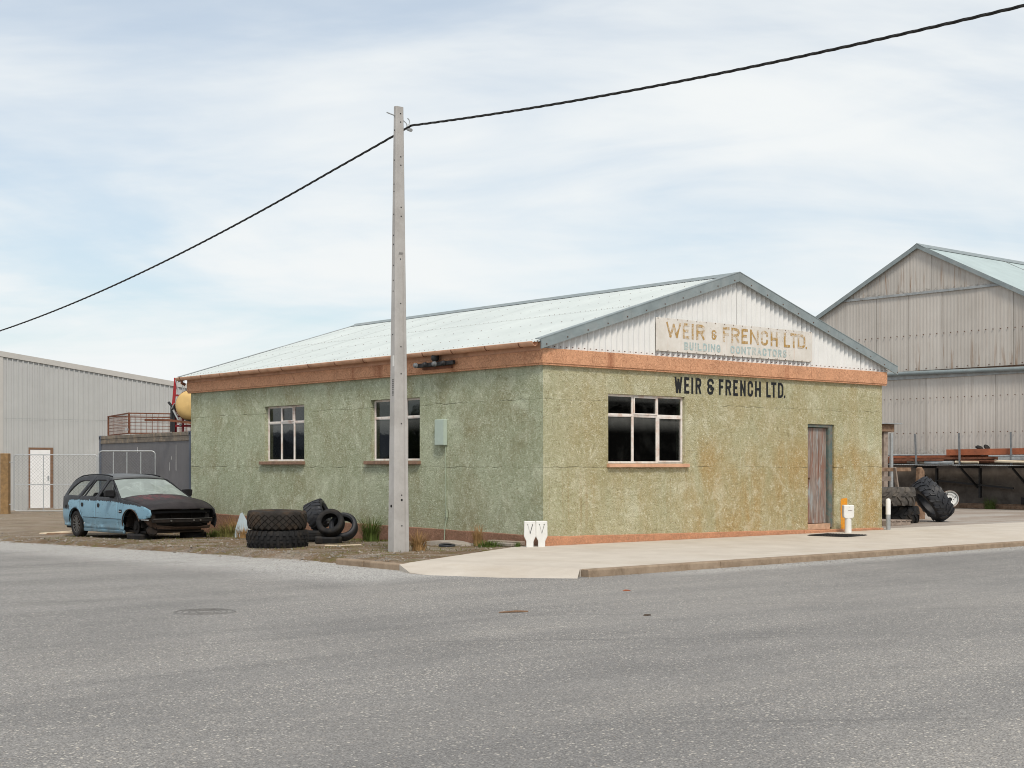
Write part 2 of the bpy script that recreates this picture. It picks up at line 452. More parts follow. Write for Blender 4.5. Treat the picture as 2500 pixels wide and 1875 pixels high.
def roadmat():
    n = NB('chip_seal', 0.88, 0.25); c = n.co(); S = n.sep(c)
    vc = n.vor(c, 62, 'Color'); vd = n.vor(c, 62, 'Distance')
    rnd = n.sep(vc)[0]
    vc2 = n.sep(n.vor(n.map(c, loc=(3, 7, 1)), 120, 'Color'))[0]
    big = n.noise(n.map(c, (0.16, 0.55, 1), rot=(0, 0, 0)), 1.0, 6, 0.6, 0.6)
    trk = n.noise(n.map(c, (0.10, 1.5, 1), rot=(0, 0, R(-8))), 1.1, 6, 0.62, 0.5)
    base = n.ramp(n.math('ADD', n.math('MULTIPLY', big, 0.5), n.math('MULTIPLY', trk, 0.5)), [(0.34, (0.182, 0.176, 0.171)), (0.50, (0.226, 0.218, 0.209)), (0.66, (0.268, 0.255, 0.240))])
    fine = n.ramp(vc2, [(0.0, 0.60), (1.0, 1.42)])
    k = n.mix(1.0, base, fine, 'MULTIPLY')
    amount = n.ramp(n.noise(n.map(c, (0.3, 0.8, 1), (4, 2, 0)), 0.9, 5, 0.6, 0.5), [(0.36, 0.0), (0.64, 1.0)])
    v3 = n.map(c, loc=(11, 4, 2)); vc3 = n.sep(n.vor(v3, 34, 'Color')); vd3 = n.vor(v3, 34, 'Distance')
    chip = n.math('GREATER_THAN', n.math('ADD', rnd, n.math('MULTIPLY', amount, 0.22)), 0.90)
    chip = n.math('MULTIPLY', chip, n.ramp(vd, [(0.28, 1), (0.46, 0)]))
    chipc = n.ramp(n.sep(vc)[1], [(0.0, (0.42, 0.36, 0.30)), (1.0, (0.68, 0.65, 0.59))])
    k = n.mix(n.math('MULTIPLY', chip, 0.8), k, chipc)
    ch3 = n.math('MULTIPLY', n.math('GREATER_THAN', n.math('ADD', vc3[0], n.math('MULTIPLY', amount, 0.20)), 0.955), n.ramp(vd3, [(0.22, 1), (0.36, 0)]))
    k = n.mix(n.math('MULTIPLY', ch3, 0.85), k, (0.66, 0.61, 0.53))
    tar = n.math('MULTIPLY', n.ramp(n.noise(n.map(c, (0.22, 0.22, 1), (8, 3, 0)), 1.0, 5, 0.6, 0.6), [(0.50, 0), (0.66, 1)]), 0.22)
    k = n.mix(tar, k, (0.10, 0.10, 0.102))
    rot_ = n.map(c, rot=(0, 0, R(40.3 - 6)))
    ln = n.ramp(n.noise(n.map(rot_, (0.07, 4.2, 1), (0, 1.3, 0)), 1.0, 4, 0.55, 0.25), [(0.60, 0), (0.70, 1)])
    ln = n.math('MULTIPLY', ln, n.ramp(n.noise(n.map(c, (0.12, 0.12, 1), (1, 9, 0)), 1.0, 3), [(0.42, 0), (0.60, 0.5)]))
    k = n.mix(ln, k, (0.105, 0.103, 0.102))
    # loose pale chips swept to the edges of the seal
    e1 = n.band(n.math('ADD', S[0], n.math('MULTIPLY', n.math('SUBTRACT', n.noise(c, 0.7, 4), 0.5), 1.2)), -7.2, -5.6, 90, 91)
    e1 = n.math('MULTIPLY', e1, n.band(S[1], -4.2, -2.6, 90, 91))
    e2 = n.band(n.math('ADD', S[1], n.math('MULTIPLY', n.math('SUBTRACT', n.noise(c, 0.9, 4), 0.5), 0.7)), -5.6, -5.0, 90, 91)
    e2 = n.math('MULTIPLY', e2, n.band(S[0], -3.2, -1.0, 90, 91))
    e = n.math('MULTIPLY', n.math('MAXIMUM', e1, n.math('MULTIPLY', e2, 0.8)), n.ramp(rnd, [(0.15, 0.5), (0.6, 1.0)]))
    k = n.mix(n.math('MULTIPLY', e, 0.62), k, n.ramp(n.sep(vc)[2], [(0, (0.17, 0.165, 0.16)), (1, (0.80, 0.78, 0.74))]))
    h = n.math('SUBTRACT', 1.0, vd)
    return n.out(k, None, n.bump(h, 0.55, 0.012))
M['road'] = roadmat()
def dirtmat():
    n = NB('dirt', 0.97, 0.1); c = n.co(); S = n.sep(c)
    a = n.noise(c, 0.8, 7, 0.65, 0.6); b = n.noise(n.map(c, loc=(5, 5, 2)), 2.4, 7, 0.68, 0.6)
    k = n.ramp(a, [(0.30, (0.125, 0.080, 0.048)), (0.5, (0.205, 0.145, 0.095)), (0.7, (0.30, 0.245, 0.19))])
    m = n.ramp(b, [(0.50, 0), (0.64, 1)])
    k = n.mix(n.math('MULTIPLY', m, 0.8), k, (0.125, 0.115, 0.034))
    g = n.ramp(n.noise(n.map(c, loc=(1, 8, 3)), 1.1, 6, 0.65, 0.5), [(0.48, 0), (0.62, 1)])
    vc = n.sep(n.vor(c, 55, 'Color'))
    st = n.ramp(vc[0], [(0.0, (0.17, 0.15, 0.13)), (1.0, (0.50, 0.46, 0.41))])
    k = n.mix(n.math('MULTIPLY', g, n.ramp(vc[1], [(0.2, 0.15), (0.8, 0.85)])), k, st)
    far = n.band(S[1], 13, 17, 500, 501)
    k = n.mix(n.math('MULTIPLY', far, 0.45), k, n.mix(n.noise(c, 3, 6, 0.7), (0.27, 0.22, 0.17), (0.42, 0.36, 0.29)))
    fine = n.ramp(n.noise(c, 36, 5, 0.7), [(0.3, 0.62), (0.7, 1.3)])
    k = n.mix(1.0, k, fine, 'MULTIPLY')
    return n.out(k, None, n.bump(n.math('ADD', n.noise(c, 28, 6, 0.7), n.math('MULTIPLY', n.vor(c, 55), 0.4)), 0.9, 0.03))
M['dirt'] = dirtmat()
def yardmat():
    n = NB('yard_seal', 0.93, 0.2); c = n.co()
    k = n.ramp(n.noise(n.map(c, (0.5, 1, 1)), 0.7, 7, 0.65, 0.5), [(0.32, (0.25, 0.20, 0.165)), (0.52, (0.33, 0.285, 0.245)), (0.68, (0.40, 0.375, 0.345))])
    k = n.mix(1.0, k, n.ramp(n.noise(c, 55, 4, 0.7), [(0.3, 0.75), (0.7, 1.2)]), 'MULTIPLY')
    return n.out(k, None, n.bump(n.noise(c, 50, 5, 0.7), 0.5, 0.01))
M['yard'] = yardmat()
M['stone'] = plain('stone', (0.25, 0.222, 0.19), 0.9, var=0.55, scale=4)
M['rubber'] = plain('rubber', (0.020, 0.020, 0.021), 0.72, 0.12, var=0.3, scale=8, dirt=(0.055, 0.045, 0.036), dirt_amt=0.6)
M['rubber_brown'] = plain('rubber_brown', (0.034, 0.030, 0.027), 0.8, 0.12, var=0.3, scale=7, dirt=(0.085, 0.056, 0.036), dirt_amt=0.7)
M['rubber_grey'] = plain('rubber_grey', (0.085, 0.078, 0.072), 0.8, 0.12, var=0.35, scale=7, dirt=(0.18, 0.155, 0.13), dirt_amt=0.6)
M['rubber_blue'] = plain('rubber_blue', (0.026, 0.028, 0.034), 0.5, 0.3, var=0.3, scale=8, dirt=(0.055, 0.052, 0.05), dirt_amt=0.5)
M['black_metal'] = plain('black_metal', (0.02, 0.02, 0.022), 0.55, 0.4, var=0.3, scale=12)
M['cable'] = plain('cable', (0.018, 0.017, 0.016), 0.6, 0.4)
M['galv'] = plain('galv', (0.42, 0.44, 0.45), 0.45, 0.5, 0.4, var=0.15, scale=14)
M['grey_post'] = plain('grey_post', (0.17, 0.18, 0.19), 0.6, var=0.2, scale=9)
M['galv_dull'] = plain('galv_dull', (0.34, 0.36, 0.37), 0.6, 0.4, 0.2, var=0.2, scale=6, dirt=(0.22, 0.20, 0.18), dirt_amt=0.5)
M['meter'] = plain('meter', (0.42, 0.50, 0.44), 0.6, var=0.06, scale=5)
M['conduit'] = plain('conduit', (0.34, 0.39, 0.29), 0.7, var=0.2, scale=9)
M['old_timber'] = plain('old_timber', (0.22, 0.135, 0.085), 0.9, var=0.35, scale=9, bump=0.4, dirt=(0.36, 0.26, 0.19), dirt_amt=0.6)
M['post_timber'] = plain('post_timber', (0.27, 0.17, 0.08), 0.9, var=0.3, scale=7, bump=0.4, dirt=(0.15, 0.10, 0.06))
M['grey_timber'] = plain('grey_timber', (0.30, 0.24, 0.20), 0.9, var=0.3, scale=9, bump=0.4, dirt=(0.18, 0.14, 0.11))
M['rust_steel'] = plain('rust_steel', (0.15, 0.060, 0.035), 0.85, var=0.35, scale=8, dirt=(0.25, 0.11, 0.06), dirt_amt=0.6)
M['red_oxide'] = plain('red_oxide', (0.33, 0.105, 0.050), 0.8, var=0.25, scale=3, dirt=(0.20, 0.08, 0.05), dirt_amt=0.5)
M['red_paint'] = plain('red_paint', (0.36, 0.012, 0.022), 0.5, 0.4, var=0.2, scale=8, dirt=(0.15, 0.03, 0.02), dirt_amt=0.5)
M['tank'] = plain('tank', (0.62, 0.42, 0.17), 0.6, 0.3, var=0.14, scale=3, dirt=(0.38, 0.24, 0.09), dirt_amt=0.6)
M['container'] = plain('container', (0.135, 0.131, 0.138), 0.65, 0.35, var=0.10, scale=2, dirt=(0.15, 0.145, 0.145), dirt_amt=0.6)
M['container_edge'] = plain('container_edge', (0.085, 0.10, 0.13), 0.6, 0.35, var=0.15, scale=4)
M['container_rail'] = plain('container_rail', (0.17, 0.145, 0.12), 0.8, var=0.3, scale=6, dirt=(0.36, 0.28, 0.19), dirt_amt=0.7)
M['shed_white'] = plain('shed_white', (0.45, 0.455, 0.45), 0.55, 0.35, var=0.05, scale=1.2)
M['shed_trim'] = plain('shed_trim', (0.48, 0.465, 0.44), 0.55, 0.35, var=0.05, scale=2)
M['door_white'] = plain('door_white', (0.80, 0.80, 0.80), 0.5, 0.35, var=0.04, scale=3)
M['brown_frame'] = plain('brown_frame', (0.20, 0.115, 0.07), 0.8, var=0.2, scale=8)
def cladding():
    n = NB('grey_cladding', 0.9, 0.2); c = n.co(); S = n.sep(c)
    k = n.ramp(n.noise(c, 0.5, 5, 0.6), [(0.3, (0.44, 0.41, 0.375)), (0.7, (0.52, 0.49, 0.455))])
    oi = n.n('ShaderNodeObjectInfo')
    k = n.mix(1.0, k, n.ramp(oi.outputs['Random'], [(0, 0.90), (1, 1.10)]), 'MULTIPLY')
    st = n.ramp(n.noise(n.map(c, (1, 7, 0.22)), 1.2, 6, 0.65, 0.3), [(0.50, 0), (0.78, 0.55)])
    k = n.mix(st, k, (0.31, 0.265, 0.225))
    ru = n.ramp(n.noise(n.map(c, (1, 5, 0.3), (0, 2, 1)), 1.0, 6, 0.65, 0.3), [(0.55, 0), (0.66, 0.9)])
    low = n.math('MAXIMUM', n.band(S[2], 7.35, 7.45, 7.9, 8.4), n.band(S[2], 4.6, 4.65, 5.0, 5.9))
    k = n.mix(n.math('MULTIPLY', ru, n.math('ADD', n.math('MULTIPLY', low, 0.8), 0.12)), k, (0.22, 0.11, 0.045))
    di = n.math('MULTIPLY', n.ramp(n.noise(c, 9, 5, 0.7), [(0.48, 0), (0.66, 0.6)]), n.math('MAXIMUM', n.band(S[2], 7.35, 7.42, 7.45, 7.62), n.band(S[2], 1.5, 1.55, 1.7, 2.3)))
    k = n.mix(di, k, (0.09, 0.075, 0.06))
    return n.out(k, None, n.bump(n.noise(c, 30, 4), 0.2, 0.006))
M['cladding'] = cladding()
M['shed_roof'] = plain('shed_roof', (0.40, 0.48, 0.48), 0.5, 0.35, var=0.08, scale=1.5)
M['grass'] = plain('grass', (0.085, 0.125, 0.025), 0.7, var=0.45, scale=6)
M['dry_grass'] = plain('dry_grass', (0.33, 0.20, 0.085), 0.8, var=0.35, scale=6)
M['mixed_grass'] = plain('mixed_grass', (0.16, 0.15, 0.045), 0.8, var=0.5, scale=5)
M['moss'] = plain('moss', (0.12, 0.125, 0.03), 0.9, var=0.5, scale=5)
M['pale_sheet'] = plain('pale_sheet', (0.40, 0.47, 0.50), 0.4, 0.5, var=0.12, scale=6)
M['pale_wood'] = plain('pale_wood', (0.66, 0.56, 0.42), 0.8, var=0.12, scale=9)
M['leaf'] = plain('leaf', (0.045, 0.06, 0.022), 0.7, var=0.4, scale=3)
M['bark'] = plain('bark', (0.08, 0.06, 0.045), 0.9, var=0.3, scale=9)
M['dark_boards'] = plain('dark_boards', (0.045, 0.04, 0.035), 0.8, var=0.2, scale=3)

# ------------------------------------------------------------------ ground, road, footpath
def gz(x, y):
    return -0.019 * max(0.0, min(13.5, y)) * (1 - smooth01(4, 10, x))
def rz(x, y):
    return gz(x, y) - 0.09 + 0.012 * math.sin((x + y) * 0.18)
def rough_n(x, y, s):
    return noise.noise(Vector((x * s, y * s, 3.7)))
def ground_z(x, y):
    d = max(-4.15 - x, -4.62 - y) + 0.22 * rough_n(x, y, 0.8) + 0.08 * rough_n(x, y, 3.1)
    z = gz(x, y) - 0.16 * smooth01(-0.1, 0.4, d)
    nx, ny = -0.479, 0.878                        # normal of the apron's upper edge
    s = -((x + 0.3) * nx + (y - 0.3) * ny)
    if s > -0.05 and x > -5.2 and y < 0.35:
        z -= 0.12 * smooth01(-0.05, 0.2, s)
    amp = 0.016 if (x < 12 and y > -3) else 0.0
    z += amp * (rough_n(x, y, 1.6) + 0.6 * rough_n(x, y, 4.2))
    if x > 10 and y > -1: z -= 0.012
    return z
def lines(*segs):
    out = []
    for a, b, st in segs:
        k = a
        while k < b - 1e-6:
            out.append(k); k += st
    return out
gx = [-600, -250, -120, -60, -40] + lines((-30, -8, 2), (-8, 12, 0.2), (12, 40, 1)) + [40, 60, 120, 250, 600]
gy = [-600, -250, -120, -60, -40] + lines((-30, -6, 2), (-6, 16, 0.2), (16, 44, 1)) + [44, 60, 120, 250, 600]
mb = MB()
mb.v = [(x, y, ground_z(x, y)) for x in gx for y in gy]
ny_ = len(gy)
mb.f = [(i * ny_ + j, (i + 1) * ny_ + j, (i + 1) * ny_ + j + 1, i * ny_ + j + 1) for i in range(len(gx) - 1) for j in range(ny_ - 1)]
g_ = mb.build('ground', M['dirt'], smooth=True, kind='structure', fix=False)

rx = lines((-26, -8, 1.5), (-8, -3, 0.5)) + [-3.5] + lines((-2, 90, 2)) + [90]
rx = sorted(set(rx)); ry = sorted(set(lines((-26, -6, 1.5), (-6, 15, 0.5), (15, 90, 2.5)) + [-4.4, 90]))
mb = MB(); idx = {}
def rv(i, j):
    if (i, j) not in idx:
        idx[(i, j)] = len(mb.v); mb.v.append((rx[i], ry[j], rz(rx[i], ry[j])))
    return idx[(i, j)]
for i in range(len(rx) - 1):
    for j in range(len(ry) - 1):
        if rx[i] >= -3.99 and ry[j] >= -4.41: continue
        mb.f.append((rv(i, j), rv(i + 1, j), rv(i + 1, j + 1), rv(i, j + 1)))
mb.build('road', M['road'], smooth=True, kind='structure', fix=False)

# footpath: poured bays with open joints, the first one ramping down to the road at the crossing
fp = bpy.data.objects.new('footpath', None); COL.objects.link(fp); fp['kind'] = 'structure'
inner = [(-4.32, -1.93), (-3.95, -2.5), (-3.65, -3.2), (-3.40, -3.9), (-3.36, -4.55)]
outer = [(-4.60, -2.05, -0.012), (-4.82, -2.6, -0.085), (-4.76, -3.3, -0.115), (-4.45, -3.95, -0.115), (-3.62, -4.78, -0.105)]
mb = MB()
top = [(-0.04, -0.04), (-0.04, 0.27), (-0.3, 0.27)] + inner + [(1.99, -4.55), (1.99, -0.04)]
mb.prism(top, 'z', -0.2, 0.0)
for i in range(4):
    a, b = inner[i], inner[i + 1]; c, d = outer[i], outer[i + 1]
    mb.add([(a[0], a[1], 0.0005), (b[0], b[1], 0.0005), d, c], [(0, 3, 2, 1)])
    mb.add([c, d, (d[0], d[1], d[2] - 0.2), (c[0], c[1], c[2] - 0.2)], [(0, 1, 2, 3)])
mb.build('paving_bay', M['path'], fp, bevel=0)
xs = [2.0, 6.2, 10.4, 14.6, 18.8, 23.0, 27.2, 31.4, 35.6, 39.8]
for a, b in zip(xs[:-1], xs[1:]):
    yb = -0.04 if b <= 10.5 else 0.25
    MB().box(a + 0.006, b - 0.006, -4.55, yb, -0.2, random.uniform(-0.004, 0.002)).build('paving_bay', M['path'], fp, bevel=0.006)
kb = bpy.data.objects.new('kerb', None); COL.objects.link(kb); kb['kind'] = 'structure'
x = -3.35; lens = [2.7, 3.1, 2.9, 3.2, 3.0, 2.8, 3.1, 3.0, 3.0, 3.1, 3.0, 3.0, 3.0]
for L in lens:
    mb = MB(); z1 = random.uniform(0.0, 0.006)
    mb.prism([(-4.745, -0.35), (-4.715, z1 - 0.012), (-4.70, z1), (-4.556, z1), (-4.556, -0.35)], 'x', x + 0.004, x + L - 0.004)
    mb.build('kerb_stone', M['kerb'], kb, bevel=0.008)
    x += L
for (ya, yb) in ((-2.03, -1.1), (-1.08, -0.35)):
    mb = MB()
    mb.prism([(-4.60, -0.4), (-4.585, -0.022), (-4.57, -0.008), (-4.44, -0.008), (-4.44, -0.4)], 'y', ya, yb)
    mb.build('kerb_stone', M['kerb'], kb, bevel=0.008)

yd = MB().box(10.13, 25.9, 0.26, 34, -0.1, 0.0)
yd.build('yard', M['yard'], kind='structure')

# loose stones over dirt and road edge: nobody could count them
mb = MB()
def stone(x, y, z, s):
    a = random.uniform(0, 6.28); ca, sa = math.cos(a) * s, math.sin(a) * s
    h = s * random.uniform(0.4, 0.8); k = random.uniform(0.55, 1.0)
    mb.add([(x + ca, y + sa, z), (x - sa * k, y + ca * k, z + h * 0.2), (x - ca * 0.9, y - sa * 0.9, z), (x + sa * k, y - ca * k, z + h * 0.15), (x + ca * 0.15, y + sa * 0.1, z + h), (x, y, z - h * 0.5)],
           [(0, 1, 4), (1, 2, 4), (2, 3, 4), (3, 0, 4), (1, 0, 5), (2, 1, 5), (3, 2, 5), (0, 3, 5)])
for i in range(5200):
    x = random.uniform(-4.6, 0.0); y = random.uniform(-1.5, 17)
    if random.random() < 0.35: x = random.gauss(-4.15, 0.22)
    s_ = -((x + 0.3) * -0.479 + (y - 0.3) * 0.878)
    if s_ > -0.05: continue
    stone(x, y, max(ground_z(x, y), rz(x, y)), random.uniform(0.006, 0.02) if random.random() < 0.95 else random.uniform(0.025, 0.05))
for i in range(900):
    x = random.uniform(-4, 16); y = -4.78 - abs(random.gauss(0, 0.2)); stone(x, y, rz(x, y), random.uniform(0.005, 0.013))
for i in range(1500):
    x = random.uniform(-7, -4.2); y = random.uniform(-1.5, 16); stone(x, y, rz(x, y), random.uniform(0.005, 0.012))
for i in range(350):
    x = random.uniform(-12, 6); y = random.uniform(-14, -5); stone(x, y, rz(x, y), random.uniform(0.004, 0.009))
for i in range(500):
    x = random.uniform(-1, 12); y = random.uniform(14, 33); stone(x, y, ground_z(x, y), random.uniform(0.01, 0.035))
st_ = mb.build('gravel', M['stone'], kind='stuff', fix=False)
tag(st_, 'loose pale gravel scattered over the dirt verge and road edge', 'gravel')

# ------------------------------------------------------------------ the stucco building
bld = thing('stucco_building', 'green and ochre rough stucco building with orange band and black lettering, on the corner', 'building', (5, 6.5, 0), world_parts=True)
BW, BL = 10.08, 13.12          # width along X, length along Y
def wall(name, axis, face, inward, u0, u1, z0, z1, holes, mat, reveal):
    us = sorted({u0, u1, *[h[0] for h in holes], *[h[1] for h in holes]})
    zs = sorted({z0, z1, *[h[2] for h in holes], *[h[3] for h in holes]})
    mb = MB()
    P = (lambda u, d, z: (u, face + inward * d, z)) if axis == 'x' else (lambda u, d, z: (face + inward * d, u, z))
    def inhole(u, z): return any(h[0] < u < h[1] and h[2] < z < h[3] for h in holes)
    for a, b in zip(us[:-1], us[1:]):
        for c, d in zip(zs[:-1], zs[1:]):
            if inhole((a + b) / 2, (c + d) / 2): continue
            mb.add([P(a, 0, c), P(b, 0, c), P(b, 0, d), P(a, 0, d)], [(0, 1, 2, 3)])
            mb.add([P(a, reveal, c), P(b, reveal, c), P(b, reveal, d), P(a, reveal, d)], [(3, 2, 1, 0)])
    for h in holes:
        c = [(h[0], h[2]), (h[1], h[2]), (h[1], h[3]), (h[0], h[3])]
        for i in range(4):
            p, q = c[i], c[(i + 1) % 4]
            mb.add([P(p[0], 0, p[1]), P(q[0], 0, q[1]), P(q[0], reveal, q[1]), P(p[0], reveal, p[1])], [(0, 1, 2, 3)])
    return mb.build(name, mat, bld, fix=False)
WF = (1.60, 3.66, 1.46, 2.75)           # front window opening
WS = [(7.89, 9.58, 1.52, 2.765), (3.65, 5.34, 1.52, 2.765)]
DR = (7.45, 8.36, 0.06, 2.30)
wall('front_wall', 'x', 0.0, 1, 0.0, BW, -0.15, 3.35, [WF, DR], M['stucco_front'], 0.22)
wall('side_wall', 'y', 0.0, 1, 0.0, BL, -0.5, 3.35, WS, M['stucco_side'], 0.22)
mb = MB(); mb.box(BW - 0.2, BW, 0.001, BL, -0.4, 3.35); mb.build('end_wall', M['stucco_side'], bld)
mb = MB(); mb.box(0.2, BW - 0.2, BL - 0.2, BL - 0.001, -0.5, 3.35); mb.build('rear_wall', M['stucco_side'], bld)
mb = MB(); mb.box(0.22, BW - 0.2, 0.22, BL - 0.2, -0.05, 0.02); mb.build('floor', M['interior'], bld)
mb = MB(); mb.box(0.22, BW - 0.2, 0.22, BL - 0.2, 3.30, 3.34); mb.build('ceiling', M['interior'], bld)
mb = MB(); mb.box(5.6, 5.7, 0.24, BL - 0.22, 0.03, 3.29); mb.box(0.24, 5.59, 6.4, 6.5, 0.03, 3.29); mb.build('partition', M['interior'], bld)

# rough band round the eaves, in front view with drip lip underneath
mb = MB(); mb.box(-0.075, BW + 0.10, -0.075, 0.002, 3.235, 3.50); mb.build('fascia_band', M['orange_stucco'], bld, bevel=0.006)
mb = MB(); mb.box(-0.060, BW + 0.085, -0.060, 0.001, 3.205, 3.2345); mb.build('drip_mould', M['orange_stucco'], bld)
mb = MB(); mb.box(-0.0752, 0.002, 0.0025, BL + 0.08, 3.237, 3.462); mb.build('fascia_band', M['orange_stucco'], bld, bevel=0.006)
mb = MB(); mb.box(-0.0602, 0.001, 0.0025, BL + 0.06, 3.206, 3.2365); mb.build('drip_mould', M['orange_stucco'], bld)
mb = MB(); mb.box(-0.055, 0.02, 0.02, BL + 0.10, 3.4625, 3.60); mb.build('gutter_board', M['orange_paint'], bld)
mb = MB(); mb.box(BW - 0.01, BW + 0.1, 0.0025, BL, 3.24, 3.50); mb.build('fascia_band', M['orange_stucco'], bld)

# plinth, its top uneven
def plinth(axis, u0, u1, f, zt, zb, mat, seed):
    mb = MB(); N = 60
    def P(u, d, z): return (u, -d, z) if axis == 'x' else (-d, u, z)
    for i in range(N):
        a = u0 + (u1 - u0) * i / N; b = u0 + (u1 - u0) * (i + 1) / N
        za = zt(a) + 0.012 * noise.noise(Vector((a * 2.3, seed, 0))); zb_ = zt(b) + 0.012 * noise.noise(Vector((b * 2.3, seed, 0)))
        mb.add([P(a, f, zb), P(b, f, zb), P(b, f, zb_), P(a, f, za), P(a, -0.001, za + 0.012), P(b, -0.001, zb_ + 0.012)], [(0, 1, 2, 3), (3, 2, 5, 4)])
    return mb.build('plinth', mat, bld, smooth=True, fix=False)
plinth('x', -0.028, DR[0], 0.03, lambda u: 0.155 - 0.0125 * u, -0.2, M['plinth_front'], 1)
plinth('x', DR[1], BW + 0.02, 0.03, lambda u: 0.155 - 0.0125 * u, -0.2, M['plinth_front'], 2)
plinth('y', -0.03, BL, 0.028, lambda u: 0.165 + 0.008 * u, -0.6, M['plinth_side'], 3)

# windows
def window(axis, o, sill_u, sill_z, sill_mat, depth, open_mid):
    u0, u1, z0, z1 = o
    P = (lambda u, d, z: (u, d, z)) if axis == 'x' else (lambda u, d, z: (d, u, z))
    def bx(mb, a, b, d0, d1, c, d):
        p, q = P(a, d0, c), P(b, d1, d)
        mb.box(min(p[0], q[0]), max(p[0], q[0]), min(p[1], q[1]), max(p[1], q[1]), c, d)
    w = MB(); f = 0.030; zt = z0 + (z1 - z0) * 0.70
    d0, d1 = depth, depth + 0.045
    bx(w, u0 + 0.002, u1 - 0.002, d0, d1, z1 - f, z1 - 0.002); bx(w, u0 + 0.002, u1 - 0.002, d0, d1, z0 + 0.002, z0 + f)
    bx(w, u0 + 0.002, u0 + f, d0, d1, z0 + f, z1 - f); bx(w, u1 - f, u1 - 0.002, d0, d1, z0 + f, z1 - f)
    cw = (u1 - u0) / 3.0
    m = [u0 + cw * 1.02, u0 + cw * 1.98]
    for k in m: bx(w, k - 0.016, k + 0.016, d0 + 0.002, d1, z0 + f, z1 - f)
    e = [u0 + f, m[0] - 0.016, m[0] + 0.016, m[1] - 0.016, m[1] + 0.016, u1 - f]
    for k in range(3): bx(w, e[2 * k], e[2 * k + 1], d0 + 0.004, d1, zt - 0.018, zt + 0.018)
    win = w.build('window', M['frame_white'], bld, bevel=0.004)
    # inner sash rims
    s = MB()
    cells = [(e[2 * k], e[2 * k + 1], lo, hi) for k in range(3) for lo, hi in ((z0 + f, zt - 0.018), (zt + 0.018, z1 - f))]
    for i, (a, b, c, d) in enumerate(cells):
        r = 0.012 if i not in open_mid else 0.026
        dd = d0 + 0.010 if i not in open_mid else d0 - 0.010
        bx(s, a + 0.001, b - 0.001, dd, d1, d - r, d - 0.001); bx(s, a + 0.001, b - 0.001, dd, d1, c + 0.001, c + r)
        bx(s, a + 0.001, a + r, dd, d1, c + r, d - r); bx(s, b - r, b - 0.001, dd, d1, c + r, d - r)
    s.build('sash', M['frame_white'], win)
    for (a, b, c, d) in cells:
        g = MB(); bx(g, a + 0.008, b - 0.008, d0 + 0.022, d0 + 0.027, c + 0.008, d - 0.008)
        g.build('pane', M['glass'], win)
    q = MB(); bx(q, sill_u[0], sill_u[1], -0.075, 0.12, sill_z[0], sill_z[1])
    q.build('sill', sill_mat, win, bevel=0.006)
    return win
window('x', WF, (1.565, 3.73), (1.39, 1.458), M['orange_paint'], 0.055, (3, 4))
window('y', WS[0], (7.86, 9.72), (1.445, 1.517), M['sill_side'], 0.09, (3,))
window('y', WS[1], (3.62, 5.50), (1.445, 1.517), M['sill_side'], 0.09, (3,))

# door of vertical boards, peeling
dr = MB()
dr.box(8.19, 8.325, 0.02, 0.14, 0.10, 2.295); dr.box(7.455, 8.325, 0.021, 0.14, 2.235, 2.296); dr.box(7.452, 7.475, 0.03, 0.139, 0.10, 2.233)
door = dr.build('door', M['door_frame'], bld, bevel=0.005)
nb = 8; w_ = (8.185 - 7.48) / nb
for i in range(nb):
    mb = MB(); y0 = 0.085 + random.uniform(-0.004, 0.004)
    mb.box(7.48 + i * w_ + 0.003, 7.48 + (i + 1) * w_ - 0.003, y0, y0 + 0.03, 0.19 + random.uniform(0, 0.008), 2.225)
    mb.build('plank', M['door_wood'], door, bevel=0.004)
mb = MB(); mb.box(7.49, 8.18, 0.122, 0.135, 0.2, 2.22); mb.build('backing', M['dark_hole'], door)
mb = MB(); mb.box(7.452, 8.20, -0.012, 0.16, 0.062, 0.185); mb.build('door_step', M['door_sill'], door, bevel=0.006)
mb = MB(); mb.box(7.30, 8.5, -0.055, 0.10, -0.02, 0.058); mb.build('door_step', M['plinth_front'], door, bevel=0.012)
mb = MB(); mb.lathe([(0.0, -0.03), (0.02, -0.03), (0.024, -0.012), (0.012, 0.0), (0.012, 0.02)], 12, Matrix.Translation((7.55, 0.06, 1.15)) @ Matrix.Rotation(R(-90), 4, 'X')); mb.build('handle', M['rust'], door, smooth=True)

# gable of corrugated sheets
RX, RZ, EX0, EX1, EZ = 5.10, 5.235, -0.20, 10.42, 3.605
def roof_z(x): return RZ - (RZ - EZ) * abs(x - RX) / (RX - EX0 if x < RX else EX1 - RX)
def corr_sheet(x0, x1, y, zb, pitch, amp, per=10, ztop=None):
    mb = MB(); n = int(round((x1 - x0) / pitch * per))
    for i in range(n + 1):
        x = x0 + (x1 - x0) * i / n
        ph = (x / pitch) % 1.0
        d = amp * (math.cos(2 * math.pi * ph) + 0.22 * math.cos(6 * math.pi * ph))
        mb.v += [(x, y - d, zb), (x, y - d, ztop(x))]
    mb.f = [(2 * i, 2 * i + 2, 2 * i + 3, 2 * i + 1) for i in range(n)]
    return mb
x = 0.0; k = 0
while x < BW + 0.05:
    x1 = min(x + 1.022 + 0.05, BW + 0.11)
    corr_sheet(x, x1, -0.030 - 0.007 * (k % 2), 3.502, 0.146, 0.024, 12, lambda q: max(3.51, roof_z(q) - 0.03)).build('gable_sheet', M['white_sheet'], bld, smooth=True, fix=False, angle=70)
    x += 1.022; k += 1
mb = MB()
xx = 0.073
while xx < BW:
    mb.box(xx - 0.008, xx + 0.008, -0.070, -0.05, 3.530, 3.545); xx += 0.146
mb.build('gable_screws', M['rust'], bld, kind='stuff')
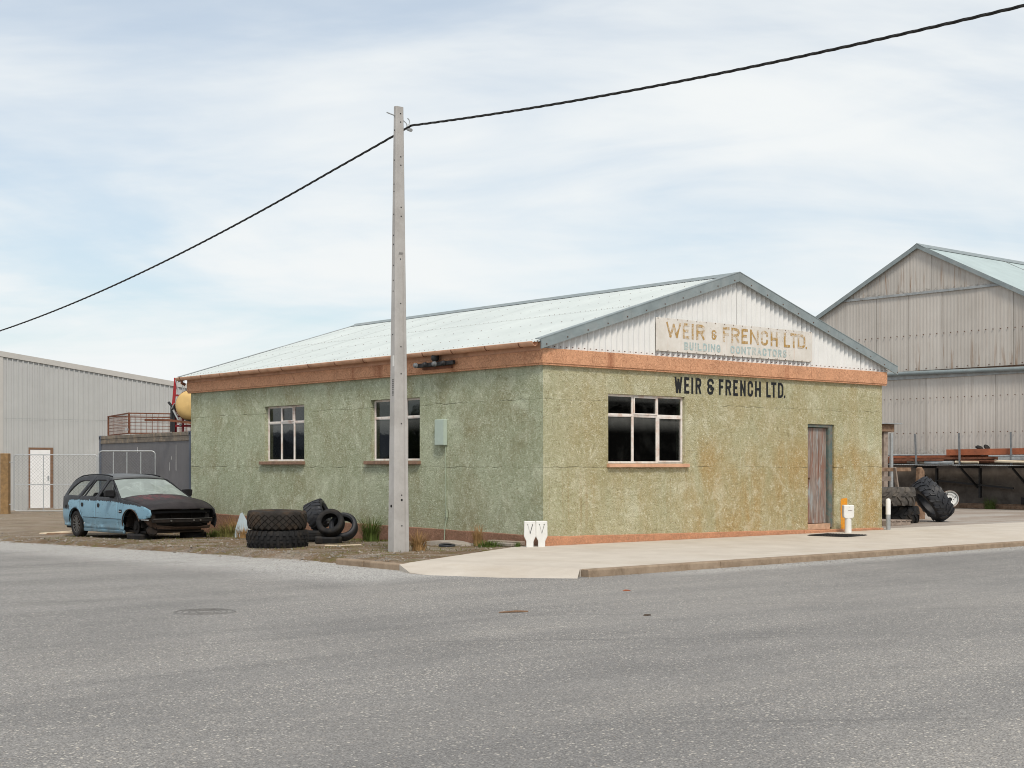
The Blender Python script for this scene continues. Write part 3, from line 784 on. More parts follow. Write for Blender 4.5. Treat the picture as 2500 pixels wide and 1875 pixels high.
mb = MB(); mb.add([(0.2, 0.05, 3.3), (BW - 0.2, 0.05, 3.3), (BW - 0.1, 0.05, roof_z(BW) - 0.12), (RX, 0.05, RZ - 0.12), (0.1, 0.05, roof_z(0) - 0.12)], [(0, 1, 2, 3, 4)]); mb.build('gable_lining', M['dark_hole'], bld)
mb = MB(); mb.add([(0, BL, 3.3), (BW, BL, 3.3), (BW, BL, roof_z(BW) - 0.05), (RX, BL, RZ - 0.05), (0, BL, roof_z(0) - 0.05)], [(0, 1, 2, 3, 4)]); mb.build('rear_gable', M['white_sheet'], bld)

# roof: corrugated sheets laid side by side down the slope
rf = MB(); rf.box(RX - 0.03, RX + 0.03, -0.02, BL, RZ - 0.16, RZ - 0.06)
roof = rf.build('roof', M['old_timber'], bld)
Y0, Y1 = -0.105, 13.42
def roof_sheet(y0, y1, side, lift, mat, fr0=0.0, fr1=1.0):
    mb = MB(); pitch = 0.076; n = max(8, int(round((y1 - y0) / pitch * 8)))
    ex = EX0 if side < 0 else EX1
    for i in range(n + 1):
        y = y0 + (y1 - y0) * i / n
        d = 0.0085 * math.cos(2 * math.pi * y / pitch) + lift
        for fr in (fr0, fr1):
            xx = ex + (RX - ex) * fr; mb.v.append((xx, y, EZ + (RZ - EZ) * fr + d))
    mb.f = [(2 * i, 2 * i + 2, 2 * i + 3, 2 * i + 1) for i in range(n)]
    return mb.build('roof_sheet', mat, roof, smooth=True, fix=False, angle=80)
y = Y0; k = 0
while y < Y1 - 0.2:
    y1 = min(y + 0.762 + 0.07, Y1)
    roof_sheet(y, y1, -1, 0.002 * (k % 2), M['roof'], 0.0, 0.535)
    roof_sheet(y, y1, -1, 0.0045 + 0.002 * (k % 2), M['roof'], 0.515, 1.0)
    roof_sheet(y, y1, 1, 0.002 * (k % 2), M['roof'])
    y += 0.762; k += 1
mb = MB()
for fr, st, off in ((0.03, 0.152, 0), (0.17, 0.304, 0), (0.34, 0.304, 0.1), (0.522, 0.152, 0), (0.68, 0.304, 0.05), (0.84, 0.304, 0), (0.965, 0.304, 0.1)):
    yy = Y0 + 0.06 + off
    while yy < Y1 - 0.05:
        x = EX0 + (RX - EX0) * fr; z = EZ + (RZ - EZ) * fr + 0.010
        r = random.uniform(0.010, 0.017); jx = random.uniform(-0.015, 0.015)
        a = 0.298
        mb.add([(x + jx - r, yy, z - a * r + 0.002), (x + jx, yy - r, z + 0.004), (x + jx + r, yy, z + a * r + 0.002), (x + jx, yy + r, z + 0.004), (x + jx, yy, z + 0.013)], [(0, 1, 4), (1, 2, 4), (2, 3, 4), (3, 0, 4)])
        yy += st
mb.build('roof_screws', M['rust'], roof, kind='stuff', fix=False)
# ridge cap, verge flashings
mb = MB(); sl = (RZ - EZ) / (RX - EX0)
prof = [(-0.24, -0.24 * sl + 0.022), (-0.06, -0.06 * sl + 0.028), (-0.03, 0.035), (0.0, 0.05), (0.03, 0.035), (0.06, -0.06 * sl + 0.028), (0.24, -0.24 * sl + 0.022)]
for (a, b) in ((-0.13, 4.4), (4.37, 8.9), (8.87, 13.46)):
    vs = [(RX + p[0], yy, RZ + p[1] + (0.002 if a > 0 else 0)) for yy in (a, b) for p in prof]
    m_ = len(prof)
    mb.add(vs, [(i, i + 1, m_ + i + 1, m_ + i) for i in range(m_ - 1)])
mb.build('ridge_cap', M['flashing'], roof, smooth=True, fix=False)
def barge(xa, xb, yf, name='bargeboard'):
    # depth below the sheet line; a folded flashing with a rolled top edge
    za, zb = roof_z(xa), roof_z(xb)
    m = MB()
    m.prism([(xa, za + 0.035), (xb, zb + 0.035), (xb, zb - 0.14), (xa, za - 0.14)], 'y', yf, yf + 0.025)
    m.build(name, M['flashing'], roof)
    t = MB(); t.prism([(xa, za + 0.036), (xb, zb + 0.036), (xb, zb + 0.052), (xa, za + 0.052)], 'y', yf - 0.006, yf + 0.17)
    t.build('flashing', M['flashing'], roof)
for xa, xb, dy in ((-0.17, 2.05, 0), (2.045, 4.05, -0.003), (4.045, 5.10, 0.0), (5.10, 6.2, -0.003), (6.195, 8.3, 0.0), (8.295, 10.46, -0.003)):
    barge(xa, xb, -0.15 + dy)
mb = MB()
for i in range(22):
    xx = -0.05 + i * 0.5; mb.box(xx - 0.01, xx + 0.01, -0.16, -0.15, roof_z(xx) - 0.10, roof_z(xx) - 0.08)
mb.build('barge_screws', M['rust'], roof, kind='stuff')
mb = MB(); mb.prism([(EX0, EZ + 0.014), (RX, RZ + 0.014), (RX, RZ - 0.12), (EX0, EZ - 0.12)], 'y', 13.40, 13.44); mb.build('bargeboard', M['roof'], roof)
mb = MB(); mb.prism([(EX0, EZ + 0.016), (RX, RZ + 0.016), (RX, RZ + 0.024), (EX0, EZ + 0.024)], 'y', 13.32, 13.445); mb.build('flashing', M['galv_dull'], roof)

# gutter along the side eave: half round with brackets and joints
gt = MB(); n = 10
def gut(y0, y1, dz, rr=0.0):
    pr = []
    for i in range(n + 1):
        a = math.pi + math.pi * i / n; pr.append((-0.205 + (0.068 + rr) * math.cos(a), 3.605 + (0.075 + rr) * math.sin(a) + dz))
    pr2 = [(p[0] * 1.0 + (-0.205 - p[0]) * 0.06, p[1] + 0.006) for p in pr[::-1]]
    poly = pr + pr2
    m = len(poly); vs = [(p[0], y0, p[1]) for p in poly] + [(p[0], y1, p[1]) for p in poly]
    return vs, [(i, (i + 1) % m, m + (i + 1) % m, m + i) for i in range(m)] + [tuple(range(m)), tuple(range(m, 2 * m))]
ys = [-0.02, 1.9, 3.7, 5.5, 7.3, 9.1, 10.8, 13.43]
for i, (a, b) in enumerate(zip(ys[:-1], ys[1:])):
    vs, fs = gut(a, b + 0.01, -0.002 * i); gt.add(vs, fs)
gutter = gt.build('gutter', M['orange_paint'], bld, smooth=True)
yy = 0.35
while yy < 13.3:
    vs, fs = gut(yy, yy + 0.018, -0.006, 0.007); MB().add(vs, fs).build('gutter_bracket', M['rust_steel'], gutter); yy += random.uniform(0.85, 1.15)
mb = MB(); mb.tube([(-0.21, 13.2, 3.53), (-0.21, 13.2, 3.46), (-0.12, 13.2, 3.42)], 0.035, 10); mb.build('outlet', M['rust_steel'], gutter, smooth=True)

# ------------------------------------------------------------------ sign-written lettering
GLY = {
 'W': [[(0, 1), (.26, 0)], [(.26, 0), (.5, .86)], [(.5, .86), (.74, 0)], [(.74, 0), (1, 1)]],
 'E': [[(0, 0), (0, 1)], [(0, 1), (1, 1)], [(0, .52), (.8, .52)], [(0, 0), (1, 0)]],
 'I': [[(.5, 0), (.5, 1)]],
 'R': [[(0, 0), (0, 1)], [(0, 1), (.6, 1), (.9, .93), (1, .8), (1, .7), (.9, .57), (.6, .5), (0, .5)], [(.55, .5), (.95, .0)]],
 '&': [[(.95, .82), (.82, .95), (.6, 1), (.3, 1), (.1, .93), (0, .8), (0, .7), (.1, .58), (.32, .53), (.6, .53)], [(.32, .53), (.08, .44), (0, .3), (0, .18), (.1, .05), (.3, 0), (.6, 0), (.78, .06), (.84, .2), (.84, .4)], [(.62, .34), (1, .34)]],
 'F': [[(0, 0), (0, 1)], [(0, 1), (1, 1)], [(0, .52), (.8, .52)]],
 'N': [[(0, 0), (0, 1)], [(0, 1), (1, 0)], [(1, 0), (1, 1)]],
 'C': [[(1, .72), (1, .84), (.85, .96), (.6, 1), (.4, 1), (.15, .96), (0, .84), (0, .16), (.15, .04), (.4, 0), (.6, 0), (.85, .04), (1, .16), (1, .28)]],
 'H': [[(0, 0), (0, 1)], [(1, 0), (1, 1)], [(0, .5), (1, .5)]],
 'L': [[(0, 0), (0, 1)], [(0, 0), (1, 0)]],
 'T': [[(.5, 0), (.5, 1)], [(0, 1), (1, 1)]],
 'D': [[(0, 0), (0, 1)], [(0, 1), (.5, 1), (.82, .93), (1, .78), (1, .22), (.82, .07), (.5, 0), (0, 0)]],
 '.': [[(.5, 0), (.5, .02)]],
 'B': [[(0, 0), (0, 1)], [(0, 1), (.6, 1), (.92, .92), (.95, .64), (.6, .53), (0, .53)], [(.6, .53), (1, .42), (1, .1), (.65, 0), (0, 0)]],
 'U': [[(0, 1), (0, .18), (.15, .04), (.4, 0), (.6, 0), (.85, .04), (1, .18), (1, 1)]],
 'G': [[(1, .76), (.85, .95), (.6, 1), (.4, 1), (.12, .93), (0, .75), (0, .25), (.12, .07), (.4, 0), (.65, 0), (1, .12), (1, .42), (.6, .42)]],
 'O': [[(.5, 1), (.15, .93), (0, .7), (0, .3), (.15, .07), (.5, 0), (.85, .07), (1, .3), (1, .7), (.85, .93), (.5, 1)]],
 'A': [[(0, 0), (.5, 1)], [(.5, 1), (1, 0)], [(.2, .33), (.8, .33)]],
 'S': [[(1, .8), (.85, .96), (.5, 1), (.15, .95), (0, .78), (.12, .6), (.88, .42), (1, .22), (.85, .05), (.5, 0), (.15, .04), (0, .2)]],
}
def draw_text(items, z0, z1, t, y, mat, name, parent, lean=0.0):
    for ch, x0, x1 in items:
        mb = MB(); k = 0
        tt = min(t, (x1 - x0) * 0.98)
        ax, bx = x0 + tt / 2, x1 - tt / 2; az, bz = z0 + tt / 2, z1 - tt / 2
        for line in GLY[ch]:
            pts = [Vector((ax + (bx - ax) * p[0], az + (bz - az) * p[1], 0)) for p in line]
            dirs = [(pts[i + 1] - pts[i]).normalized() if (pts[i + 1] - pts[i]).length > 1e-6 else Vector((0, 1, 0)) for i in range(len(pts) - 1)]
            closed = len(pts) > 3 and (pts[0] - pts[-1]).length < 1e-6
            if not closed:
                pts[0] = pts[0] - dirs[0] * tt / 2; pts[-1] = pts[-1] + dirs[-1] * tt / 2
            L = []
            for i, p in enumerate(pts):
                if closed: d0, d1 = dirs[i - 1 if i > 0 else -1], dirs[i if i < len(dirs) else 0]
                else: d0, d1 = dirs[max(i - 1, 0)], dirs[min(i, len(dirs) - 1)]
                m_ = d0 + d1; m_.normalize(); nrm = Vector((-m_.y, m_.x, 0)); q = max(0.5, m_.dot(d1))
                L.append((p + nrm * tt / 2 / q, p - nrm * tt / 2 / q))
            yy = y - 0.0004 * (k % 5); k += 1
            o = len(mb.v)
            for a, b in L:
                mb.v += [(min(max(a.x, x0), x1), yy, min(max(a.y, z0), z1)), (min(max(b.x, x0), x1), yy, min(max(b.y, z0), z1))]
            mb.f += [(o + 2 * i, o + 2 * i + 1, o + 2 * i + 3, o + 2 * i + 2) for i in range(len(L) - 1)]
        mb.build(name, mat, parent, fix=False)
wall_txt = [('W', 3.37, 3.589), ('E', 3.643, 3.787), ('I', 3.844, 3.902), ('R', 3.965, 4.133), ('&', 4.302, 4.507), ('F', 4.645, 4.783), ('R', 4.841, 5.016), ('E', 5.075, 5.216), ('N', 5.287, 5.454), ('C', 5.514, 5.682), ('H', 5.743, 5.925), ('L', 6.096, 6.239), ('T', 6.249, 6.418), ('D', 6.468, 6.644), ('.', 6.656, 6.709)]
draw_text(wall_txt, 2.818, 3.134, 0.056, -0.004, M['letter_black'], 'letter', bld)

sb = MB(); sb.box(2.78, 6.136, -0.085, -0.070, 3.598, 4.232)
sign = sb.build('sign_board', M['sign_board'], bevel=0.002)
tag(sign, 'long faded white signboard with worn ochre and pale blue lettering on the gable', 'sign')
mb = MB(); mb.box(6.142, 7.49, -0.083, -0.0695, 3.600, 4.231); mb.build('panel', M['sign_board'], sign, bevel=0.002)
b1 = [('W', 3.047, 3.468), ('E', 3.512, 3.699), ('I', 3.76, 3.822), ('R', 3.898, 4.144), ('&', 4.336, 4.484), ('F', 4.668, 4.865), ('R', 4.923, 5.169), ('E', 5.228, 5.418), ('N', 5.49, 5.755), ('C', 5.827, 6.047), ('H', 6.133, 6.356), ('L', 6.556, 6.757), ('T', 6.77, 6.986), ('D', 7.007, 7.257), ('.', 7.272, 7.314)]
draw_text([q for q in b1 if q[0] != '&'], 3.865, 4.165, 0.054, -0.088, M['letter_ochre'], 'letter', sign)
draw_text([q for q in b1 if q[0] == '&'], 3.895, 4.085, 0.036, -0.088, M['letter_ochre'], 'letter', sign)
def spread(word, x0, x1):
    wd = {'I': 0.32, 'B': 0.9, 'N': 1.05, 'O': 1.05, 'A': 1.05}
    ws = [wd.get(c, 0.95) for c in word]; gap = 0.30; tot = sum(ws) + gap * (len(word) - 1); s = (x1 - x0) / tot; out = []; x = x0
    for c, w in zip(word, ws): out.append((c, x, x + w * s)); x += (w + gap) * s
    return out
draw_text(spread('BUILDING', 3.556, 4.599) + spread('CONTRACTORS', 4.899, 6.644), 3.652, 3.806, 0.034, -0.088, M['letter_blue'], 'letter', sign)
mb = MB()
for i in range(18):
    for z in (3.612, 4.216):
        xx = 2.83 + i * 0.27; mb.box(xx - 0.008, xx + 0.008, -0.09, -0.083, z - 0.008, z + 0.008)
mb.build('nails', M['rust'], sign, kind='stuff')

# orange paint mark on the wall beside the door
MB().prism([(8.585, 0.04), (8.80, 0.04), (8.81, 0.70), (8.79, 0.72), (8.60, 0.71), (8.575, 0.66)], 'y', -0.006, -0.002).build('paint_mark', M['orange_mark'], bld)

# meter box with conduit on the side wall
mt = MB(); mt.box(-0.09, -0.001, 2.76, 3.05, 1.81, 2.31)
mbx = mt.build('meter_box', M['meter'], bevel=0.008)
tag(mbx, 'pale green meter box on the side wall right of the pole', 'meter box')
MB().box(-0.102, -0.0905, 2.77, 3.04, 1.82, 2.30).build('lid', M['meter'], mbx, bevel=0.004)
mb = MB(); mb.tube([(-0.016, 2.80, 1.80), (-0.016, 2.79, 0.62), (-0.03, 2.745, 0.46), (-0.05, 2.78, 0.22), (-0.055, 2.80, -0.1)], 0.011, 8); mb.build('conduit', M['conduit'], mbx, smooth=True)
mb = MB(); mb.tube([(-0.03, 2.745, 0.56), (-0.03, 2.745, 0.43)], 0.026, 10); mb.build('coupling', M['conduit'], mbx, smooth=True)

# insulator bracket on the band
ib = thing('insulator_bracket', 'dark timber bracket with insulators fixed on the orange band', 'bracket', (-0.08, 3.0, 3.38), world_parts=True)
mb = MB(); mb.beam((-0.155, 2.36, 3.375), (-0.155, 3.52, 3.362), 0.07, 0.075); mb.build('crossbar', M['black_metal'], ib, bevel=0.006)
mb = MB(); mb.box(-0.125, -0.076, 2.5, 3.4, 3.28, 3.325); mb.build('mounting_rail', M['rust_steel'], ib)
for yy in (2.62, 2.90, 3.20, 3.50):
    mb = MB(); T = Matrix.Translation((-0.21, yy, 3.37)) @ Matrix.Rotation(R(90), 4, 'Y') @ Matrix.Rotation(R(180), 4, 'X')
    mb.lathe([(0.0, -0.045), (0.02, -0.045), (0.05, -0.02), (0.052, 0.0), (0.03, 0.015), (0.045, 0.03), (0.03, 0.05), (0, 0.055)], 14, T)
    mb.build('insulator', M['grey_post'] if yy in (2.9, 3.5) else M['black_metal'], ib, smooth=True)
mb = MB(); T = Matrix.Translation((-0.17, 2.93, 3.42))
mb.lathe([(0, 0.0), (0.05, 0.0), (0.075, 0.03), (0.08, 0.09), (0.065, 0.125), (0.04, 0.14), (0.028, 0.155), (0.032, 0.20), (0, 0.21)], 18, T); mb.build('insulator', M['black_metal'], ib, smooth=True)

# ------------------------------------------------------------------ concrete power pole
pole = thing('power_pole', 'tall tapered grey concrete power pole in front of the side wall', 'power pole', (-2.8, 0.47, 0), world_parts=True)
PH = 7.41
def pole_sec(z):
    t = z / PH
    return (0.315 + (0.158 - 0.315) * t) / 2, (0.20 + (0.085 - 0.20) * t) / 2
mb = MB()
def pole_ring(z, rec):
    hx, hy = pole_sec(z); c = 0.018
    x0, y0 = -2.8, 0.47
    g0, g1, gd = -hx * 0.42, hx * 0.55, rec
    return [(x0 - hx, y0 - hy + c, z), (x0 - hx + c, y0 - hy, z), (x0 + g0, y0 - hy, z), (x0 + g0 + 0.012, y0 - hy + gd, z), (x0 + g1 - 0.012, y0 - hy + gd, z), (x0 + g1, y0 - hy, z),
            (x0 + hx - c, y0 - hy, z), (x0 + hx, y0 - hy + c, z), (x0 + hx, y0 + hy - c, z), (x0 + hx - c, y0 + hy, z), (x0 - hx + c, y0 + hy, z), (x0 - hx, y0 + hy - c, z)]
zs = [(-0.4, 0.028), (0.0, 0.028), (1.5, 0.028), (3.2, 0.026), (4.93, 0.024), (4.97, 0.0005), (6.2, 0.0005), (PH - 0.012, 0.0005)]
rings = [pole_ring(z, r) for z, r in zs]
m = 12; mb.v = [p for r in rings for p in r]
mb.f = [(i * m + k, i * m + (k + 1) % m, (i + 1) * m + (k + 1) % m, (i + 1) * m + k) for i in range(len(zs) - 1) for k in range(m)] + [tuple((len(zs) - 1) * m + k for k in range(m))]
mb.build('shaft', M['pole'], pole)
mb = MB()
for z in (7.28, 7.14, 6.56, 6.42, 5.72, 5.57, 4.86, 4.12, 3.4, 2.95, 2.12, 0.93, 0.85, 0.42):
    hx, hy = pole_sec(z); rec = 0.0005 if z > 4.95 else 0.026
    mb.tube([(-2.8 + hx * 0.1, 0.47 - hy + rec - 0.003, z), (-2.8 + hx * 0.1, 0.47 - hy + rec + 0.004, z)], 0.012 if z not in (0.85,) else 0.02, 8)
for z in (7.0, 6.5, 6.1, 5.98, 5.6, 5.25, 5.1, 4.75, 4.5, 4.32, 3.6, 0.75):
    hx, hy = pole_sec(z)
    mb.tube([(-2.8 - hx - 0.003, 0.47, z), (-2.8 - hx + 0.004, 0.47, z)], 0.011 if z > 1 else 0.025, 8)
mb.build('bolt_holes', M['dark_hole'], pole, kind='stuff')
hx, hy = pole_sec(3.2)
mb = MB(); mb.box(-2.8 - hx - 0.004, -2.8 - hx - 0.001, 0.42, 0.465, 3.07, 3.25); mb.build('plate', M['white_paint'], pole)
hx, hy = pole_sec(2.7); mb = MB(); random.seed(3)
for i in range(9):                         # worn stencil marks, too worn to read
    z = 2.84 - i * 0.032
    mb.box(-2.8 - hx - 0.0042, -2.8 - hx - 0.001, 0.435, 0.462, z, z + random.uniform(0.014, 0.024))
mb.build('stencil_marks', M['black_metal'], pole, kind='stuff')
hx, hy = pole_sec(7.2)
mb = MB(); mb.tube([(-2.8 - hx - 0.16, 0.47, 7.27), (-2.8 - hx + 0.02, 0.47, 7.24)], 0.011, 8); mb.build('bolt', M['galv'], pole, smooth=True)
hk = MB(); pts = [(-2.8 + hx, 0.46, 7.19)]
for i in range(11):
    a = R(-150 + i * 25); pts.append((-2.8 + hx + 0.085 + 0.045 * math.cos(a) * 0.8, 0.44, 7.17 + 0.055 * math.sin(a) + 0.0))
hk.tube(pts, 0.009, 8); hk.build('hook', M['galv'], pole, smooth=True)
mb = MB(); mb.tube([(-2.8 + hx + 0.08, 0.44, 7.12), (-2.8 + hx + 0.07, 0.41, 7.04), (-2.8 + hx + 0.05, 0.30, 7.00)], [0.02, 0.03, 0.03], 8); mb.build('clamp', M['galv'], pole, smooth=True)

# twisted overhead cable: two spans meeting at the pole clamp
CXX = -2.8 + hx + 0.05
def span(fn, ya, yb, n, tw):
    strands = []
    for s in range(3):
        pts = []
        for i in range(n + 1):
            y = ya + (yb - ya) * i / n
            a = tw * y + s * 2.0944
            pts.append((CXX + fn(y)[0] + 0.0105 * math.cos(a), y, fn(y)[1] + 0.0105 * math.sin(a)))
        strands.append(pts)
    return strands
f_r = lambda y: (0.0, 6.30 + 0.0037 * (y + 14.2) ** 2)
f_l = lambda y: (0.0 - 0.05 * smooth01(0, 3, y), 7.13 - 0.18 * y + 0.00345 * y * y)
cb = None
for nm, fn, ya, yb in (('span', f_r, 0.30, -28.0), ('span', f_l, 0.30, 26.0)):
    mb = MB()
    for pts in span(fn, ya, yb, 260, 9.0): mb.tube(pts, 0.0105, 6)
    if cb is None:
        cb = mb.build('power_cable', M['cable'], smooth=True, fix=False)
        tag(cb, 'black twisted overhead cable strung past the top of the concrete pole', 'cable')
    else: mb.build(nm, M['cable'], cb, smooth=True, fix=False)

# ------------------------------------------------------------------ tyres
def tyre(name, label, Ro, W, Ri, tread, loc, rot, mat, group=None, seg=48):
    t = thing(name, label, 'tyre', loc, rot, group)
    h = W / 2
    Rt = Ro * (0.955 if tread else 1.0)
    prof = [(Ri, h * 0.80), (Ri + 0.02, h * 0.90), (Ri + (Rt - Ri) * 0.35, h * 1.0), (Ri + (Rt - Ri) * 0.7, h * 0.97), (Rt * 0.955, h * 0.86), (Rt * 0.988, h * 0.68)]
    if tread == 'road':
        for z in (0.62, 0.44, 0.40, 0.36, 0.14, 0.10, 0.06): prof.append((Rt * (0.998 if z not in (0.40, 0.10) else 0.975), h * z))
        pr2 = [(r, -z) for r, z in prof[::-1]]
        prof = prof + pr2
    else:
        prof += [(Rt, h * 0.35), (Rt, -h * 0.35)] + [(r, -z) for r, z in prof[::-1]]
    th = (Rt - Ri) * 0.12 + 0.008
    inner = [(Ri + 0.004, -h * 0.72), (Ri + (Rt - Ri) * 0.5, -h * 0.86), (Rt - th * 1.5, -h * 0.6), (Rt - th, 0), (Rt - th * 1.5, h * 0.6), (Ri + (Rt - Ri) * 0.5, h * 0.86), (Ri + 0.004, h * 0.72)]
    MB().lathe(prof + inner, seg, None, True).build('carcass', mat, t, smooth=True)
    tr = MB()
    def lug(cs, top, base):
        # cs: list of (theta, z) corners of a block on the tread
        n = len(cs)
        def crv(z): return 1 - 0.045 * (abs(z) / h) ** 2.5
        vs = [(base * crv(z) * math.cos(a), base * crv(z) * math.sin(a), z) for a, z in cs]
        ca = sum(a for a, z in cs) / n; cz = sum(z for a, z in cs) / n
        vs += [((top * crv(z)) * math.cos(ca + (a - ca) * 0.88), (top * crv(z)) * math.sin(ca + (a - ca) * 0.88), cz + (z - cz) * 0.90) for a, z in cs]
        tr.add(vs, [tuple(range(n, 2 * n))] + [(i, (i + 1) % n, n + (i + 1) % n, n + i) for i in range(n)])
    if tread == 'diamond':
        N = 26; da = 2 * math.pi / N; rows = 5; dz = 2 * h * 0.98 / (rows + 1)
        for r in range(rows):
            zc = -h * 0.98 + dz * (r + 1)
            for i in range(N):
                a = (i + 0.5 * (r % 2)) * da; e = da * 0.46; f = dz * 0.93
                lug([(a - e, zc), (a, zc - f), (a + e, zc), (a, zc + f)], Ro, Rt * 0.97)
    elif tread == 'block':
        N = 30; da = 2 * math.pi / N
        for i in range(N):
            a = i * da
            lug([(a - da * .30, h * .42), (a + da * .18, h * .42), (a + da * .32, h * .97), (a - da * .18, h * .97)], Ro, Rt * .95)
            lug([(a - da * .30, -h * .42), (a - da * .18, -h * .97), (a + da * .32, -h * .97), (a + da * .18, -h * .42)], Ro, Rt * .95)
            b = a + da / 2
            lug([(b - da * .30, h * .03), (b + da * .22, h * .05), (b + da * .30, h * .36), (b - da * .22, h * .34)], Ro, Rt * .97)
            lug([(b - da * .30, -h * .05), (b - da * .22, -h * .36), (b + da * .30, -h * .34), (b + da * .22, -h * .03)], Ro, Rt * .97)
    elif tread == 'chevron':
        N = 19; da = 2 * math.pi / N
        for i in range(N):
            for sg in (1, -1):
                a = (i + (0.5 if sg < 0 else 0)) * da; q = da * 0.19
                pts = [(0.02, 0.0), (0.45, 0.42), (0.98, 0.72)]
                for (u0, s0), (u1, s1) in zip(pts[:-1], pts[1:]):
                    a0, a1 = a + s0 * da, a + s1 * da
                    lug([(a0 - q, sg * h * u0), (a0 + q, sg * h * u0), (a1 + q * 1.15, sg * h * u1), (a1 - q * 1.15, sg * h * u1)], Ro, Rt * .94)
    if tr.v: tr.build('tread', mat, t)
    return t
PI = math.pi
def ax(x, y, z, spin=0.0):
    q = Vector((x, y, z)).to_track_quat('Z', 'Y')
    return (q.to_matrix() @ Matrix.Rotation(spin, 3, 'Z')).to_euler()
zg = lambda x, y: ground_z(x, y)
z0 = zg(-3.33, 3.75) - 0.015
tyre('earthmover_tyre', 'lower of two big stacked tyres by the pole, knobbly block tread', 0.565, 0.345, 0.30, 'block', (-3.09, 3.85, z0 + 0.172), (0, 0, 0.2), M['rubber'])
tyre('earthmover_tyre', 'upper of two big stacked tyres by the pole, brownish diamond tread', 0.545, 0.345, 0.29, 'diamond', (-3.10, 3.86, z0 + 0.345 + 0.178), (R(1.2), R(-1), 0.5), M['rubber_brown'])
za = zg(-1.3, 4.9)
tyre('car_tyre', 'small tyre facing the street, tilted open on the heap against the green wall', 0.285, 0.23, 0.165, 'road', (-1.47, 4.58, za + 0.40), ax(-0.66, -0.66, 0.52), M['rubber'])
tyre('car_tyre', 'small tyre lying flat under the tilted open tyre of the heap', 0.275, 0.15, 0.18, 'road', (-1.62, 4.42, za + 0.075), (R(2), 0, 0.4), M['rubber'])
tyre('car_tyre', 'tyre leaning behind the tilted one at the right end of the heap', 0.29, 0.25, 0.18, 'road', (-1.17, 4.58, za + 0.315), ax(-0.60, -0.66, 0.50), M['rubber_blue'])
tyre('tractor_tyre', 'small lugged tyre on top of the heap against the green wall', 0.30, 0.38, 0.15, 'chevron', (-1.28, 5.34, za + 0.53), ax(0.60, -0.66, 0.38), M['rubber_blue'], seg=40)
tyre('car_tyre', 'dark tyre lying under the lugged tyre at the back of the heap', 0.33, 0.22, 0.20, 'road', (-1.30, 5.42, za + 0.11), (0, R(3), 0.3), M['rubber'])
tyre('small_tyre', 'small tyre half hidden left of the big stacked tyres', 0.24, 0.16, 0.15, 'road', (-1.72, 6.95, zg(-1.72, 6.95) + 0.08), ax(0.02, -0.03, 1), M['rubber'])
# yard at the far side
tyre('tractor_tyre', 'lower of two stacked tractor tyres beside the end wall', 0.72, 0.42, 0.38, 'chevron', (13.50, 2.17, 0.212), (0, 0, 0.3), M['rubber'], seg=56)
tyre('tractor_tyre', 'upper of two stacked tractor tyres beside the end wall, greyish chevron lugs', 0.76, 0.47, 0.38, 'chevron', (13.16, 2.10, 0.66), (0, R(0.8), 0.75), M['rubber_grey'], seg=56)
tyre('tractor_tyre', 'big black tractor tyre leaning against the stack in the yard', 0.61, 0.46, 0.33, 'chevron', (14.78, 1.80, 0.56), ax(-0.62, 0.46, -0.58), M['rubber_blue'], seg=56)

# white steel truck wheel lying behind the leaning tyre
wl = thing('truck_wheel', 'white steel truck wheel leaning at the rack wall behind the tractor tyre', 'wheel', (24.85, 7.72, 0.30), (R(76), 0, R(-62)))
MB().lathe([(0.07, 0.02), (0.15, 0.02), (0.17, 0.05), (0.215, 0.055), (0.235, -0.02), (0.25, -0.06), (0.27, 0.06), (0.285, 0.08), (0.29, 0.075), (0.275, 0.04), (0.26, -0.08), (0.27, -0.11), (0.26, -0.115), (0.22, -0.03), (0.16, 0.0), (0.07, 0.0)], 40, None, True).build('rim', M['white_paint'], wl, smooth=True)
MB().lathe([(0.0, 0.018), (0.07, 0.018), (0.072, 0.01), (0, 0.008)], 20).build('hub_hole', M['dark_hole'], wl)
mb = MB()
for i in range(8):
    a = i * PI / 4; mb.tube([(0.118 * math.cos(a), 0.118 * math.sin(a), 0.016), (0.118 * math.cos(a), 0.118 * math.sin(a), 0.0235)], 0.013, 8)
    if i % 2 == 0: mb.tube([(0.19 * math.cos(a + .4), 0.19 * math.sin(a + .4), 0.045), (0.19 * math.cos(a + .4), 0.19 * math.sin(a + .4), 0.058)], 0.022, 8)
mb.build('stud_holes', M['dark_hole'], wl, kind='stuff')
MB().lathe([(0.292, 0.082), (0.30, 0.078), (0.30, 0.06), (0.288, 0.06)], 40, None, True).build('rim_lip', M['rust_steel'], wl, smooth=True)

# ------------------------------------------------------------------ bollards, marker, mat, small things near the building
vb = [(-0.385, -0.085), (-0.165, -0.145)]
for i, (x, y) in enumerate(vb):
    t = thing('marker_block', ('left' if i == 0 else 'right') + ' one of two white tapered concrete stub posts at the building corner', 'bollard', (x, y, 0), (0, 0, R(-40)))
    w, n0, z1 = 0.103, 0.062, 0.452
    mb = MB(); mb.prism([(-n0, -0.06), (n0, -0.06), (n0, 0.10), (w, 0.185), (w - 0.004, z1), (-w + 0.004, z1), (-w, 0.185), (-n0, 0.10)], 'y', -0.055, 0.055)
    mb.build('body', M['white_paint'], t, bevel=0.008)
    mb = MB()
    mb.beam((-0.035, -0.0565, 0.39), (0.0, -0.0565, 0.24), 0.004, 0.003); mb.beam((0.045, -0.0565, 0.39), (0.004, -0.0565, 0.235), 0.004, 0.011 if i == 0 else 0.006)
    mb.tube([(-0.038, -0.056, 0.39), (-0.038, -0.059, 0.39)], 0.009, 8); mb.tube([(0.045, -0.056, 0.39), (0.045, -0.059, 0.39)], 0.010, 8)
    mb.build('vee_mark', M['black_metal'], t)
